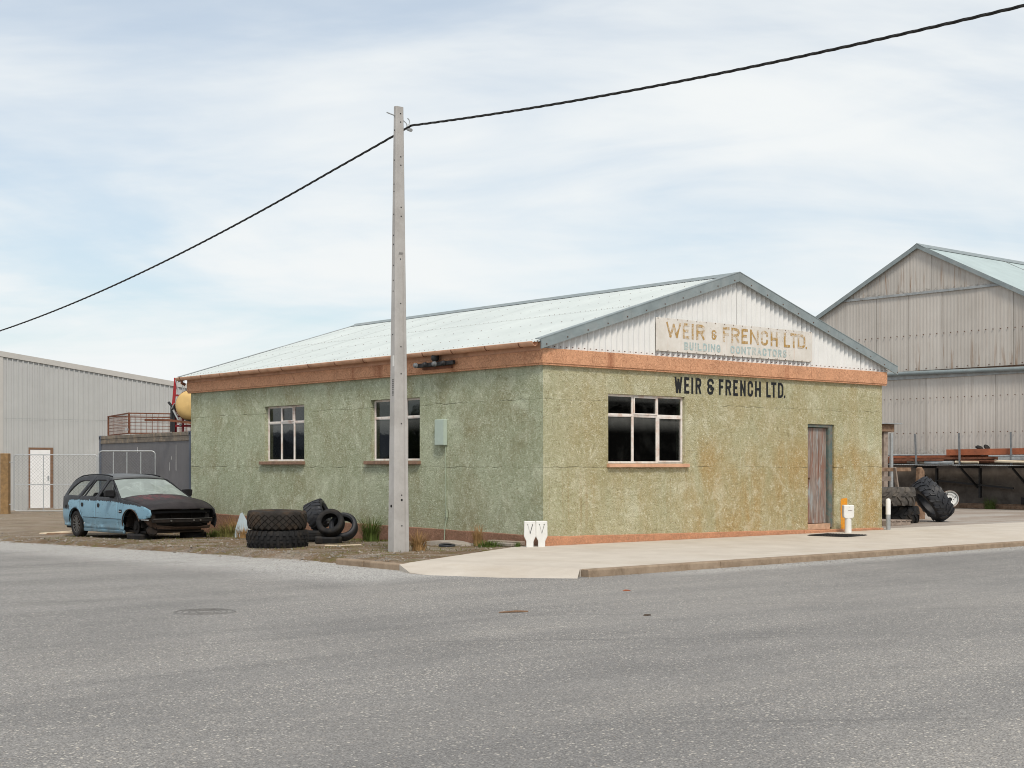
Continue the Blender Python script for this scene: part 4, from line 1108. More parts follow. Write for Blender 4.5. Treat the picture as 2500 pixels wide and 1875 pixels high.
mk = thing('marker_post', 'white marker post with boxed head between door and wall end', 'marker post', (8.33, -0.38, 0), (0, 0, R(-38)))
MB().lathe([(0.0, -0.05), (0.072, -0.05), (0.070, 0.30), (0.072, 0.36), (0, 0.36)], 20).build('post', M['white_paint'], mk, smooth=True)
MB().prism([(-0.075, 0.30), (0.075, 0.30), (0.112, 0.335), (0.112, 0.585), (-0.112, 0.585), (-0.112, 0.335)], 'y', -0.075, 0.075).build('head', M['white_paint'], mk, bevel=0.012)
mb = MB(); mb.tube([(0, -0.076, 0.54), (0, -0.08, 0.54)], 0.006, 6); mb.beam((-0.02, -0.077, 0.47), (0.07, -0.077, 0.468), 0.003, 0.006); mb.build('screw', M['rust'], mk)
bo = thing('bollard', 'slim round-topped white bollard at the end of the wall', 'bollard', (10.13, -0.13, 0))
MB().lathe([(0, -0.05), (0.050, -0.05), (0.050, 0.338)], 20).build('sleeve', M['galv_dull'], bo, smooth=True)
MB().lathe([(0.054, 0.335), (0.054, 0.64), (0.047, 0.67), (0.03, 0.688), (0, 0.695)], 20).build('cap', M['white_paint'], bo, smooth=True)
mt_ = thing('rubber_mat', 'black rubber mat on the footpath in front of the door', 'mat', (7.05, -1.06, 0.003), (0, 0, R(10)))
MB().box(-0.43, 0.43, -0.45, 0.45, 0.0, 0.014).build('mat_body', M['black_metal'], mt_, bevel=0.004)
mb = MB()
for i in range(14): mb.box(-0.41, 0.41, -0.43 + i * 0.064, -0.405 + i * 0.064, 0.014, 0.019)
mb.build('ribs', M['rubber'], mt_, kind='stuff')
def chunk(name, label, cat, poly, axis, a0, a1, loc, rot, mat, bev=0.01):
    o = MB().prism(poly, axis, a0, a1).build(name, mat, bevel=bev); o.location = loc; o.rotation_euler = rot
    return tag(o, label, cat)
arc = [(-0.62, 0.0), (-0.58, 0.05), (-0.25, 0.10), (0.0, 0.112), (0.25, 0.10), (0.55, 0.055), (0.62, 0.0)]
chunk('concrete_lump', 'low curved concrete lump in the dirt beside the plinth', 'concrete', arc, 'y', -0.18, 0.18, (-0.78, 1.78, zg(-0.78, 1.78) - 0.02), (0, R(0), R(97)), M['block'])
tyre('rubber_ring', 'small rubber ring lying in the dirt before the concrete lump', 0.15, 0.055, 0.09, None, (-1.22, 1.20, zg(-1.22, 1.2) + 0.022), (R(4), 0, 0), M['rubber_blue'], seg=28)
chunk('brick_edging', 'upper flat brick edging laid against the plinth by the corner', 'brick', [(-0.42, 0), (0.42, 0), (0.42, 0.07), (-0.42, 0.07)], 'y', -0.09, 0.09, (-0.20, 0.78, 0.0), (0, 0, R(92)), M['grey_timber'])
chunk('brick_edging', 'lower flat brick half sunk beside the white stub posts', 'brick', [(-0.28, 0), (0.28, 0), (0.28, 0.06), (-0.28, 0.06)], 'y', -0.07, 0.07, (-0.42, 0.56, -0.01), (0, 0, R(88)), M['block'])
chunk('glass_shard', 'pale triangular sheet of glass leaning behind the stacked tyres', 'glass sheet', [(-0.16, 0), (0.30, 0.0), (0.33, 0.36), (0.20, 0.36), (0.02, 0.58), (-0.03, 0.55)], 'y', -0.004, 0.004, (-0.80, 9.36, zg(-0.8, 9.4) - 0.01), (R(-12), 0, R(-66)), M['pale_sheet'], 0)
chunk('white_stick', 'pale stripped stick lying in the dirt right of the tyres', 'stick', [(-0.34, 0), (0.36, 0.008), (0.35, 0.03), (0.02, 0.022), (-0.33, 0.028)], 'y', -0.018, 0.018, (-2.02, 3.33, zg(-2.0, 3.3) + 0.004), (0, 0, R(-22)), M['pale_wood'], 0.003)
chunk('bark_strip', 'brown strip of bark lying on the road', 'stick', [(-0.16, 0), (0.15, 0.0), (0.16, 0.012), (0.03, 0.02), (-0.15, 0.01)], 'y', -0.012, 0.012, (-7.18, -7.64, rz(-7.2, -7.6) + 0.002), (0, 0, R(-24)), M['old_timber'], 0.002)
chunk('leaf_scrap', 'small reddish scrap of leaf on the road', 'leaf', [(-0.05, 0), (0.05, 0), (0.03, 0.012), (-0.02, 0.016)], 'y', -0.02, 0.02, (-4.45, -6.55, rz(-4.4, -6.5) + 0.001), (0, 0, R(-30)), M['red_oxide'], 0.002)
chunk('leaf_scrap', 'small dark scrap of leaf on the road below the reddish one', 'leaf', [(-0.05, 0), (0.05, 0), (0.03, 0.012), (-0.02, 0.016)], 'y', -0.02, 0.02, (-6.35, -8.75, rz(-6.3, -8.7) + 0.001), (0, 0, R(10)), M['bark'], 0.002)
chunk('timber_offcut', 'pale timber offcut lying behind the car on the gravel', 'timber', [(-0.4, 0), (0.4, 0), (0.4, 0.05), (-0.38, 0.04)], 'y', -0.06, 0.06, (-2.6, 15.15, zg(-2.6, 15.2) + 0.01), (0, R(-3), R(-38)), M['pale_wood'], 0.004)
chunk('timber_offcut', 'brown timber offcut under the pale one behind the car', 'timber', [(-0.4, 0), (0.4, 0), (0.4, 0.05), (-0.38, 0.04)], 'y', -0.06, 0.06, (-2.5, 14.95, zg(-2.6, 15.2) - 0.02), (0, R(2), R(-25)), M['old_timber'], 0.004)
# manhole cover, sealed over
mh = thing('manhole_cover', 'round manhole cover half sealed into the road', 'manhole cover', (-9.58, -5.52, rz(-9.58, -5.52) + 0.001))
MB().lathe([(0.285, 0.0), (0.29, 0.005), (0.315, 0.005), (0.32, 0.0)], 40).build('cover', M['manhole'], mh, smooth=True)
for r_ in (0.235, 0.17, 0.10):
    MB().lathe([(r_ - 0.012, 0.0), (r_ - 0.008, 0.004), (r_ + 0.002, 0.004), (r_ + 0.006, 0.0)], 36).build('ring', M['manhole'], mh, smooth=True)

# ------------------------------------------------------------------ plants
def tuft(name, label, cat, loc, h, spread_, n, mat, lean=0.5):
    mb = MB()
    for i in range(n):
        a = random.uniform(0, 2 * PI); r0 = random.uniform(0, spread_ * 0.35); L = h * random.uniform(0.45, 1.05)
        b = random.uniform(0.1, 1.0) * lean; w = random.uniform(0.005, 0.011)
        ca, sa = math.cos(a), math.sin(a); bx, by = r0 * ca, r0 * sa
        o = len(mb.v)
        for k in range(4):
            t = k / 3; rr = b * L * t * t; z = L * (t - 0.25 * b * t * t); ww = w * (1 - t * 0.92)
            mb.v += [(bx + ca * rr - sa * ww, by + sa * rr + ca * ww, z - 0.01), (bx + ca * rr + sa * ww, by + sa * rr - ca * ww, z - 0.01)]
        mb.f += [(o + 2 * k, o + 2 * k + 1, o + 2 * k + 3, o + 2 * k + 2) for k in range(3)]
    o = mb.build(name, mat, fix=False); o.location = loc
    return tag(o, label, cat)
def at_g(x, y): return (x, y, ground_z(x, y))
random.seed(11)
tuft('grass_tuft', 'tall green grass tuft against the wall left of the pole', 'grass', at_g(-0.62, 4.42), 0.60, 0.5, 280, M['grass'], 0.75)
tuft('grass_tuft', 'dry tan grass tuft at the foot of the pole', 'grass', at_g(-2.42, 0.42), 0.38, 0.35, 220, M['dry_grass'], 0.7)
tuft('grass_tuft', 'upright dry grass clump between the concrete lump and the stub posts', 'grass', at_g(-0.62, 1.08), 0.42, 0.3, 170, M['dry_grass'], 0.45)
tuft('grass_tuft', 'low green grass patch at the edge of the footpath apron', 'grass', at_g(-0.72, 0.62), 0.15, 0.8, 220, M['grass'], 0.9)
tuft('grass_tuft', 'small green tuft at the foot of the left stub post', 'grass', (-0.48, 0.12, 0.0), 0.12, 0.2, 60, M['grass'], 0.9)
tuft('grass_tuft', 'bushy green grass between the car nose and the glass sheet', 'grass', at_g(-0.75, 9.75), 0.34, 1.2, 420, M['mixed_grass'], 0.8)
tuft('grass_tuft', 'dry seeding grass against the wall beside the car nose', 'grass', at_g(-0.40, 10.2), 0.52, 1.0, 320, M['dry_grass'], 0.6)
tuft('grass_tuft', 'green grass close under the nose of the car', 'grass', at_g(-0.85, 10.2), 0.24, 0.9, 260, M['grass'], 0.9)
tuft('grass_tuft', 'straw grass in front of the glass sheet', 'grass', at_g(-0.95, 8.85), 0.34, 0.5, 130, M['dry_grass'], 0.6)
tuft('grass_tuft', 'green weed clump at the base of the rack wall', 'grass', (25.35, 6.55, 0.0), 0.46, 0.6, 200, M['grass'], 0.8)
# ground cover of short moss and grass along the wall foot
mb = MB()
for i in range(9000):
    if random.random() < 0.55: x, y = -abs(random.gauss(0, 0.35)) - 0.04, random.uniform(0.6, 13)
    else: x, y = random.uniform(-4.1, -0.1), random.uniform(-0.8, 13.5)
    s_ = -((x + 0.3) * -0.479 + (y - 0.3) * 0.878)
    if s_ > -0.1 or noise.noise(Vector((x * 0.9, y * 0.9, 1.0))) < 0.02: continue
    z = ground_z(x, y); L = random.uniform(0.015, 0.05); a = random.uniform(0, 6.28); w = 0.006
    mb.add([(x - w * math.sin(a), y + w * math.cos(a), z - 0.004), (x + w * math.sin(a), y - w * math.cos(a), z - 0.004), (x + L * 0.6 * math.cos(a), y + L * 0.6 * math.sin(a), z + L)], [(0, 1, 2)])
gc = mb.build('ground_cover', M['moss'], kind='stuff', fix=False)
tag(gc, 'sparse short moss and weeds on the dirt along the side wall', 'weeds')

# ------------------------------------------------------------------ abandoned station wagon (local x forward, y left, z up)
def carpaint():
    n = NB('car_paint', 0.5, 0.4); c = n.co(); S = n.sep(c)
    blue = n.ramp(n.noise(c, 2.2, 5, 0.6), [(0.3, (0.165, 0.305, 0.40)), (0.7, (0.215, 0.375, 0.475))])
    sc = n.ramp(n.noise(n.map(c, (1, 1, 3)), 13, 6, 0.7, 0.4), [(0.60, 0), (0.66, 0.85)])
    blue = n.mix(sc, blue, (0.05, 0.06, 0.07))
    gr = n.math('MULTIPLY', n.ramp(n.noise(c, 5, 6, 0.7), [(0.4, 0), (0.7, 0.7)]), n.band(S[2], -1, -0.9, 0.2, 0.5))
    blue = n.mix(gr, blue, (0.14, 0.15, 0.15))
    # black overspray: upper body and rear corner, with ragged edge and runs
    ed = n.math('ADD', S[2], n.math('MULTIPLY', n.math('SUBTRACT', n.noise(n.map(c, (1, 1, 0.5)), 11, 6, 0.7, 0.6), 0.5), 0.14))
    lim = n.math('ADD', 0.865, n.math('MULTIPLY', n.math('MAXIMUM', n.math('SUBTRACT', S[0], 2.1), 0.0), -0.07))
    up = n.ramp(n.math('SUBTRACT', ed, lim), [(0.0, 0), (0.012, 1)])
    rear = n.math('ADD', S[0], n.math('MULTIPLY', n.math('SUBTRACT', n.noise(n.map(c, loc=(4, 0, 1)), 7, 6, 0.7, 0.5), 0.5), 0.5))
    rb = n.math('MULTIPLY', n.ramp(n.math('MULTIPLY', rear, -1.0), [(0.36, 0), (0.38, 1)]), n.ramp(ed, [(0.62, 0), (0.68, 1)]))
    m = n.math('MAXIMUM', up, rb)
    blk = n.ramp(n.noise(c, 6, 5, 0.65), [(0.3, (0.018, 0.019, 0.022)), (0.7, (0.038, 0.040, 0.046))])
    k = n.mix(m, blue, blk)
    return n.out(k, n.ramp(m, [(0, 0.42), (1, 0.62)]), n.bump(n.noise(c, 50, 3), 0.06, 0.003))
M['car_paint'] = carpaint()
def hoodpaint():
    n = NB('hood_paint', 0.6, 0.2); c = n.co(); S = n.sep(c)
    k = n.ramp(n.noise(c, 4, 6, 0.65), [(0.3, (0.020, 0.018, 0.020)), (0.7, (0.048, 0.042, 0.044))])
    z = n.math('MULTIPLY', n.band(S[0], 2.4, 2.55, 2.9, 3.3), n.band(S[1], -0.85, -0.45, 0.1, 0.5))
    r = n.math('MULTIPLY', n.ramp(n.noise(n.map(c, (1, 1.6, 1)), 6, 7, 0.7, 0.7), [(0.44, 0), (0.58, 1)]), z)
    k = n.mix(n.math('MULTIPLY', r, 0.8), k, (0.15, 0.038, 0.045))
    w = n.math('MULTIPLY', n.ramp(n.noise(c, 9, 6, 0.7), [(0.62, 0), (0.66, 1)]), n.band(S[0], 2.3, 2.35, 2.6, 2.9))
    k = n.mix(n.math('MULTIPLY', w, 0.6), k, (0.30, 0.30, 0.30))
    return n.out(k, None, n.bump(n.noise(c, 40, 4), 0.12, 0.004))
M['hood_paint'] = hoodpaint()
M['car_black'] = plain('car_black', (0.016, 0.016, 0.018), 0.6, 0.2, var=0.3, scale=7)
M['car_roof'] = plain('car_roof', (0.095, 0.10, 0.104), 0.5, 0.4, var=0.25, scale=4)
M['car_under'] = plain('car_under', (0.012, 0.010, 0.009), 0.9, var=0.4, scale=6, dirt=(0.035, 0.022, 0.015), dirt_amt=0.5)
M['car_rust'] = plain('car_rust', (0.055, 0.036, 0.027), 0.85, var=0.4, scale=14)
M['alloy'] = plain('alloy', (0.12, 0.115, 0.11), 0.5, 0.5, 0.5, var=0.3, scale=20)

car = thing('station_wagon', 'wrecked pale blue station wagon with black painted roof and bonnet, no front bumper', 'car', (-2.05, 13.2, -0.25), (0, 0, R(-90)))
def half_w(x, z):
    w = 0.90 - 0.05 * max(0, 0.45 - z) / 0.25
    if z > 0.88: w = 0.895 - (z - 0.88) * 0.50 - 0.25 * max(0, z - 1.25) ** 1.5
    else: w -= 0.02 * ((z - 0.62) / 0.3) ** 2 if z > 0.3 else 0
    if x > 2.5: w -= 0.135 * ((x - 2.5) / 1.2) ** 2
    if x < -0.2: w -= 0.15 * ((-0.2 - x) / 0.85) ** 2.2
    return w
def top_z(x):                                   # roof and pillar outline seen from the side
    P = [(-1.03, 0.86), (-0.98, 0.98), (-0.82, 1.14), (-0.58, 1.30), (-0.28, 1.405), (0.1, 1.435), (0.6, 1.445), (1.1, 1.432), (1.45, 1.385), (1.75, 1.255), (2.05, 1.10), (2.36, 0.945), (2.6, 0.915), (3.0, 0.87), (3.35, 0.80), (3.62, 0.71), (3.70, 0.62)]
    if x <= P[0][0]: return P[0][1]
    for (a, b), (c, d) in zip(P[:-1], P[1:]):
        if x <= c: return b + (d - b) * (x - a) / (c - a)
    return P[-1][1]
def arc_pts(cx, cz, r, a0, a1, n=14):
    return [(cx + r * math.cos(R(a0 + (a1 - a0) * i / n)), cz + r * math.sin(R(a0 + (a1 - a0) * i / n))) for i in range(n + 1)]
def flank(name, outer_, holes, side, mat, thick=0.028, off=0.0):
    bm = bmesh.new(); edges = []
    for loop in [outer_] + holes:
        vs = [bm.verts.new((p[0], 0, p[1])) for p in loop]
        for i in range(len(vs)): edges.append(bm.edges.new((vs[i], vs[(i + 1) % len(vs)])))
    bmesh.ops.triangle_fill(bm, use_beauty=True, use_dissolve=False, edges=edges)
    xs = [p[0] for p in outer_]; zs_ = [p[1] for p in outer_]
    v = min(xs) + 0.09
    while v < max(xs):
        bmesh.ops.bisect_plane(bm, geom=bm.verts[:] + bm.edges[:] + bm.faces[:], plane_co=(v, 0, 0), plane_no=(1, 0, 0)); v += 0.09
    v = min(zs_) + 0.06
    while v < max(zs_):
        bmesh.ops.bisect_plane(bm, geom=bm.verts[:] + bm.edges[:] + bm.faces[:], plane_co=(0, 0, v), plane_no=(0, 0, 1)); v += 0.06
    for q in bm.verts: q.co.y = side * (half_w(q.co.x, q.co.z) + off)
    bmesh.ops.recalc_face_normals(bm, faces=bm.faces)
    c = sum((f.normal.y * f.calc_area() for f in bm.faces))
    if c * side < 0: bmesh.ops.reverse_faces(bm, faces=bm.faces)
    me = bpy.data.meshes.new(name); bm.to_mesh(me); bm.free()
    me.polygons.foreach_set('use_smooth', [True] * len(me.polygons))
    me.materials.append(mat)
    o = link(name, me, car)
    s = o.modifiers.new('shell', 'SOLIDIFY'); s.thickness = thick; s.offset = -1
    return o
def outline(xa, xb, n=12): return [(xa + (xb - xa) * i / n, top_z(xa + (xb - xa) * i / n)) for i in range(n + 1)]
W3 = [(-0.66, 0.985), (0.05, 0.975), (0.12, 1.02), (0.33, 1.30), (0.30, 1.325), (-0.02, 1.325), (-0.20, 1.29), (-0.42, 1.18), (-0.62, 1.03)]
W2a = [(0.26, 0.975), (0.385, 0.97), (0.60, 1.335), (0.545, 1.335)]
W2b = [(0.43, 0.97), (1.00, 0.962), (1.055, 0.99), (1.23, 1.30), (1.20, 1.335), (0.65, 1.338)]
W1 = [(1.19, 0.965), (2.06, 0.965), (2.07, 0.985), (1.84, 1.165), (1.66, 1.285), (1.56, 1.325), (1.40, 1.337), (1.36, 1.32)]
g = 0.006
Q = [(-1.03, 0.25)] + [(-1.06, 0.40), (-1.05, 0.62), (-1.03, 0.86)] + outline(-0.98, 0.60, 16) + [(0.585, 1.40), (0.205 - g, 0.94), (0.20 - g, 0.86), (0.25 - g, 0.66), (0.365 - g, 0.50)] + arc_pts(0, 0.31, 0.372, 25, 180)[:] + [(-0.38, 0.25)]
RD = [(0.42, 0.235), (0.43, 0.36), (0.375, 0.50), (0.26 + g, 0.66), (0.21 + g, 0.86), (0.215 + g, 0.94), (0.595, 1.40)] + outline(0.61, 1.30, 6) + [(1.29, 1.38), (1.115 - g, 0.94), (1.11 - g, 0.235)]
FD = [(1.11 + g, 0.235), (1.115 + g, 0.94), (1.30, 1.38)] + outline(1.31, 1.50, 4) + [(1.72, 1.23), (2.02, 1.065), (2.20, 0.965), (2.27 - g, 0.90), (2.285 - g, 0.55), (2.27 - g, 0.235)]
FF = [(2.27 + g, 0.235), (2.285 + g, 0.55), (2.27 + g, 0.905), (2.205, 0.972), (2.025, 1.075), (1.725, 1.242)] + outline(1.60, 2.36, 6)[0:] + outline(2.45, 3.62, 10) + [(3.66, 0.61), (3.62, 0.545), (3.40, 0.52), (3.275, 0.50)] + arc_pts(2.88, 0.33, 0.385, 28, 178) + [(2.49, 0.235)]
SILL = [(0.40, 0.165), (0.42, 0.228), (2.50, 0.228), (2.52, 0.165)]
body = flank('body', Q, [W3], -1, M['car_paint'])
flank('quarter_panel', Q, [W3], 1, M['car_paint'])
for side in (-1, 1):
    rd = flank('door', RD, [W2a, W2b], side, M['car_paint']); fd = flank('door', FD, [W1], side, M['car_paint'])
    flank('fender', FF, [], side, M['car_paint'] if side < 0 else M['car_black'])
    flank('sill', SILL, [], side, M['car_paint'], 0.05, 0.012)
    for d, hx in ((rd, 0.40), (fd, 1.28)):
        mb = MB(); y = side * (half_w(hx, 0.77) + 0.002)
        mb.lathe([(0.0, 0.0), (0.045, 0.0), (0.05, 0.006), (0.0, 0.007)], 16, Matrix.Translation((hx, y, 0.77)) @ Matrix.Rotation(side * R(-90), 4, 'X') @ Matrix.Scale(1.35, 4, (1, 0, 0)))
        mb.build('handle', M['car_black'], d, smooth=True)
    # rubbing strip line and grime seam
    mb = MB(); mb.tube([(x / 20, side * (half_w(x / 20, 0.487) + 0.001), 0.487) for x in range(9, 50)], 0.006, 5); mb.build('body_line', M['car_black'], car, smooth=True)
mb = MB(); mb.grid(lambda u, v: (3.30 + 0.36 * u, 0.86 - 0.10 * u * u + 0.05 * math.sin(3.1 * v), 0.36 + 0.36 * v - 0.06 * u), 6, 6); q_ = mb.build('wing_stub', M['car_black'], car, smooth=True); s = q_.modifiers.new('shell', 'SOLIDIFY'); s.thickness = 0.015
# wheel-arch lips, side repeater, fuel flap hole, blister of white filler
mb = MB(); mb.tube([(p[0], -half_w(p[0], p[1]) - 0.004, p[1]) for p in arc_pts(2.88, 0.33, 0.388, 20, 178, 20)], 0.012, 6); mb.build('arch_lip', M['car_rust'], car, smooth=True)
mb = MB(); mb.tube([(p[0], -half_w(p[0], p[1]) - 0.003, p[1]) for p in arc_pts(0, 0.31, 0.375, 8, 176, 20)], 0.010, 6); mb.build('arch_lip', M['car_black'], car, smooth=True)
mb = MB(); mb.box(2.36, 2.50, -half_w(2.43, .66) - 0.004, -half_w(2.43, .66) + 0.02, 0.625, 0.70); mb.build('side_vent', M['car_black'], car)
mb = MB(); mb.box(2.345, 2.48, -half_w(2.43, .66) - 0.012, -half_w(2.43, .66) - 0.004, 0.652, 0.668); mb.build('vent_trim', M['galv'], car)
mb = MB(); mb.lathe([(0, 0.0), (0.05, 0.0), (0.052, 0.004), (0, 0.004)], 14, Matrix.Translation((-0.55, -half_w(-0.55, .70) - 0.001, 0.70)) @ Matrix.Rotation(R(90), 4, 'X')); mb.build('fuel_hole', M['dark_hole'], car)
mb = MB(); mb.lathe([(0, 0.0), (0.035, 0.0), (0.03, 0.006), (0, 0.008)], 9, Matrix.Translation((0.44, -half_w(0.44, .33) - 0.002, 0.335)) @ Matrix.Rotation(R(90), 4, 'X')); mb.build('filler_patch', M['white_paint'], car)

def vmap(v): return 2 * v - 1
def roofP(u, v):
    x = -0.40 + 1.90 * u; t = vmap(v); z = top_z(x); w = half_w(x, z) + 0.004
    return (x - 0.05 * (1 - t * t) * (1 - u) + 0.06 * (1 - t * t) * u, w * t, z + 0.045 * (1 - t ** 2) - 0.004 * abs(t) ** 8)
roof_o = MB().grid(roofP, 16, 14).build('roof', M['car_roof'], car, smooth=True)
s = roof_o.modifiers.new('shell', 'SOLIDIFY'); s.thickness = 0.03; s.offset = -1
for side in (-1, 1):
    mb = MB(); mb.tube([(-0.75 + 0.1 * i, side * (half_w(-0.75 + .1 * i, top_z(-0.75 + .1 * i)) - 0.035), top_z(-0.75 + .1 * i) + 0.022) for i in range(22)], 0.016, 6); mb.build('roof_rail', M['car_black'], car, smooth=True)
def wsP(u, v):
    t = vmap(v); x = 1.50 + 0.86 * u; z = top_z(x) - 0.012; w = half_w(x, z) - 0.035
    return (x + (0.055 + 0.07 * u) * (1 - t * t), w * t, z + 0.03 * (1 - t * t) * (1 - u))
ws = MB().grid(wsP, 12, 14).build('windscreen', M['windscreen'], car, smooth=True)
mb = MB()
mb.tube([wsP(0.01, k / 12) for k in range(13)], 0.014, 6); mb.tube([wsP(0.985, k / 12) for k in range(13)], 0.016, 6)
mb.build('seal', M['car_black'], ws, smooth=True)
mb = MB()
mb.tube([(2.47, -0.42, 0.985), (2.33, -0.15, 1.02), (2.30, 0.18, 1.028)], 0.009, 6); mb.tube([(2.50, 0.12, 0.99), (2.42, 0.42, 0.995), (2.37, 0.62, 0.985)], 0.009, 6)
mb.build('wiper', M['car_black'], ws, smooth=True)
def hoodP(u, v):
    t = vmap(v); x = 2.36 + 1.24 * u; z = top_z(x); w = half_w(x, z) + 0.002 - 0.03
    bow = 0.13 * (1 - t * t)
    return (x + bow * (0.9 - 0.3 * u), w * t, z + 0.085 * (1 - abs(t) ** 3.2) - 0.07 * max(0, u - 0.88) / 0.12 * (1 - t * t) - 0.003)
hood = MB().grid(hoodP, 16, 16).build('bonnet', M['hood_paint'], car, smooth=True)
s = hood.modifiers.new('shell', 'SOLIDIFY'); s.thickness = 0.02; s.offset = -1
def tailP(u, v):
    t = vmap(v); x = -0.40 - 0.62 * u; z = top_z(x); w = half_w(x, z) - 0.005
    return (x - 0.05 * (1 - t * t), w * t, z)
def tailP2(u, v):
    t = vmap(v); z = 0.90 - 0.65 * u; x = -1.02; w = half_w(x, z) - 0.004
    return (x - 0.09 * (1 - t * t), w * t, z)
rs = MB().grid(tailP, 8, 10).build('rear_screen', M['car_glass'], car, smooth=True)
mb = MB(); mb.tube([tailP(0.02, k / 10) for k in range(11)], 0.03, 6); mb.tube([tailP(0.98, k / 10) for k in range(11)], 0.03, 6); mb.build('screen_frame', M['car_black'], rs, smooth=True)
MB().grid(tailP2, 6, 10).build('tailgate', M['car_paint'], car, smooth=True)
# stripped front: carrier panel, crash beam, torn lower panels, dark engine bay
mb = MB(); mb.box(3.30, 3.36, -0.70, 0.70, 0.36, 0.70); mb.build('radiator', M['car_under'], car)
mb = MB(); mb.beam((3.50, -0.72, 0.655), (3.56, 0.0, 0.665), 0.05, 0.05); mb.beam((3.56, 0.0, 0.665), (3.50, 0.72, 0.655), 0.05, 0.05); mb.build('slam_panel', M['car_black'], car)
mb = MB(); mb.beam((3.60, -0.72, 0.475), (3.68, -0.3, 0.475), 0.06, 0.085); mb.beam((3.68, -0.3, 0.475), (3.68, 0.3, 0.475), 0.06, 0.085); mb.beam((3.68, 0.3, 0.475), (3.60, 0.72, 0.475), 0.06, 0.085); mb.build('crash_beam', M['car_under'], car, bevel=0.01)
mb = MB(); mb.tube([(3.64, -0.70, 0.515), (3.715, -0.3, 0.515), (3.715, 0.3, 0.515), (3.64, 0.70, 0.515)], 0.008, 6)
for yy in (-0.32, 0.22, 0.38): mb.tube([(3.712, yy, 0.475), (3.725, yy, 0.475)], 0.022, 10)
mb.build('beam_edge', M['alloy'], car, smooth=True)
mb = MB(); mb.box(3.36, 3.52, -0.70, -0.60, 0.40, 0.62); mb.box(3.36, 3.52, 0.60, 0.70, 0.40, 0.62); mb.box(3.40, 3.44, -0.18, -0.15, 0.40, 0.68); mb.box(3.40, 3.44, 0.30, 0.33, 0.40, 0.68); mb.build('carrier', M['car_under'], car)
mb = MB(); mb.add([(3.52, -0.80, 0.52), (3.60, -0.70, 0.50), (3.62, -0.62, 0.40), (3.56, -0.60, 0.30), (3.48, -0.72, 0.36), (3.44, -0.82, 0.46)], [(0, 1, 2, 3, 4, 5)])
mb.add([(3.60, -0.62, 0.38), (3.66, -0.2, 0.33), (3.65, 0.35, 0.32), (3.58, 0.70, 0.36), (3.56, 0.68, 0.29), (3.60, 0.3, 0.275), (3.62, -0.2, 0.28), (3.57, -0.58, 0.30)], [(0, 1, 6, 7), (1, 2, 5, 6), (2, 3, 4, 5)])
tq = mb.build('torn_panel', M['car_rust'], car); s = tq.modifiers.new('shell', 'SOLIDIFY'); s.thickness = 0.012
mb = MB(); mb.box(3.30, 3.62, -0.83, -0.80, 0.487, 0.505); mb.build('bumper_bracket', M['galv'], car)
mb = MB(); mb.lathe([(0, 0.0), (0.10, 0.01), (0.13, 0.05), (0.11, 0.09), (0, 0.10)], 10, Matrix.Translation((3.44, -0.66, 0.23)) @ Matrix.Rotation(R(60), 4, 'Y')); mb.build('liner_scrap', M['car_under'], car)
mb = MB(); mb.box(-0.95, 3.28, -0.70, 0.70, 0.19, 0.24); mb.box(2.42, 3.30, -0.62, 0.62, 0.242, 0.62); mb.box(-0.95, -0.45, -0.72, 0.72, 0.242, 0.50); mb.build('underbody', M['car_under'], car, bevel=0.01)
for cx in (0.0, 2.88):
    for side in (-1, 1):
        mb = MB(); pr = arc_pts(cx, 0.32, 0.375, 0, 180, 12); y0, y1 = side * 0.60, side * 0.855
        if cx > 1: y1 = side * 0.80
        vs = [(p[0], y0, p[1]) for p in pr] + [(p[0], y1, p[1]) for p in pr]; k = len(pr)
        mb.add(vs, [(i, i + 1, k + i + 1, k + i) for i in range(k - 1)]); mb.add([(p[0], y0, p[1]) for p in pr], [tuple(range(k))])
        mb.build('wheel_well', M['car_under'], car)
# cabin
mb = MB(); mb.box(1.98, 2.30, -0.70, 0.70, 0.55, 0.93); mb.build('dashboard', M['car_black'], car, bevel=0.05)
def seat(name, x, y, w):
    mb = MB(); mb.box(x - 0.1, x + 0.42, y - w / 2, y + w / 2, 0.40, 0.56); mb.build(name, M['car_black'], car, bevel=0.05)
    mb = MB(); mb.prism([(x - 0.10, 0.52), (x + 0.05, 0.52), (x - 0.10, 1.03), (x - 0.20, 1.05), (x - 0.24, 0.98)], 'y', y - w / 2 + 0.02, y + w / 2 - 0.02); mb.build('seat_back', M['car_black'], car, bevel=0.035)
    if w < 0.8:
        mb = MB(); mb.prism([(x - 0.21, 1.07), (x - 0.12, 1.07), (x - 0.13, 1.22), (x - 0.21, 1.23)], 'y', y - 0.13, y + 0.13); mb.build('head_rest', M['car_black'], car, bevel=0.03)
seat('seat', 1.40, -0.38, 0.52); seat('seat', 1.40, 0.38, 0.52); seat('rear_seat', 0.55, 0.0, 1.25)
mb = MB(); mb.lathe([(0.165, -0.012), (0.185, 0.0), (0.165, 0.012), (0.15, 0.0)], 24, Matrix.Translation((1.86, -0.38, 0.93)) @ Matrix.Rotation(R(-62), 4, 'Y'), True); mb.build('steering_wheel', M['car_black'], car, smooth=True)
# mirrors
for side, nm in ((-1, 'mirror'), (1, 'mirror')):
    mb = MB(); cx, cy, cz = 1.98, side * (half_w(1.98, 1.0) + 0.12), 1.055
    mb.prism([(cy - 0.115, cz - 0.075), (cy + 0.10, cz - 0.085), (cy + 0.115, cz + 0.06), (cy + 0.03, cz + 0.08), (cy - 0.115, cz + 0.065)], 'x', cx - 0.05, cx + 0.07)
    mb.box(cx - 0.02, cx + 0.05, min(cy, side * half_w(2, .98) * 0.97), max(cy, side * half_w(2, .98) * 0.97), cz - 0.11, cz - 0.07)
    mb.build(nm, M['car_black'], car, bevel=0.018)
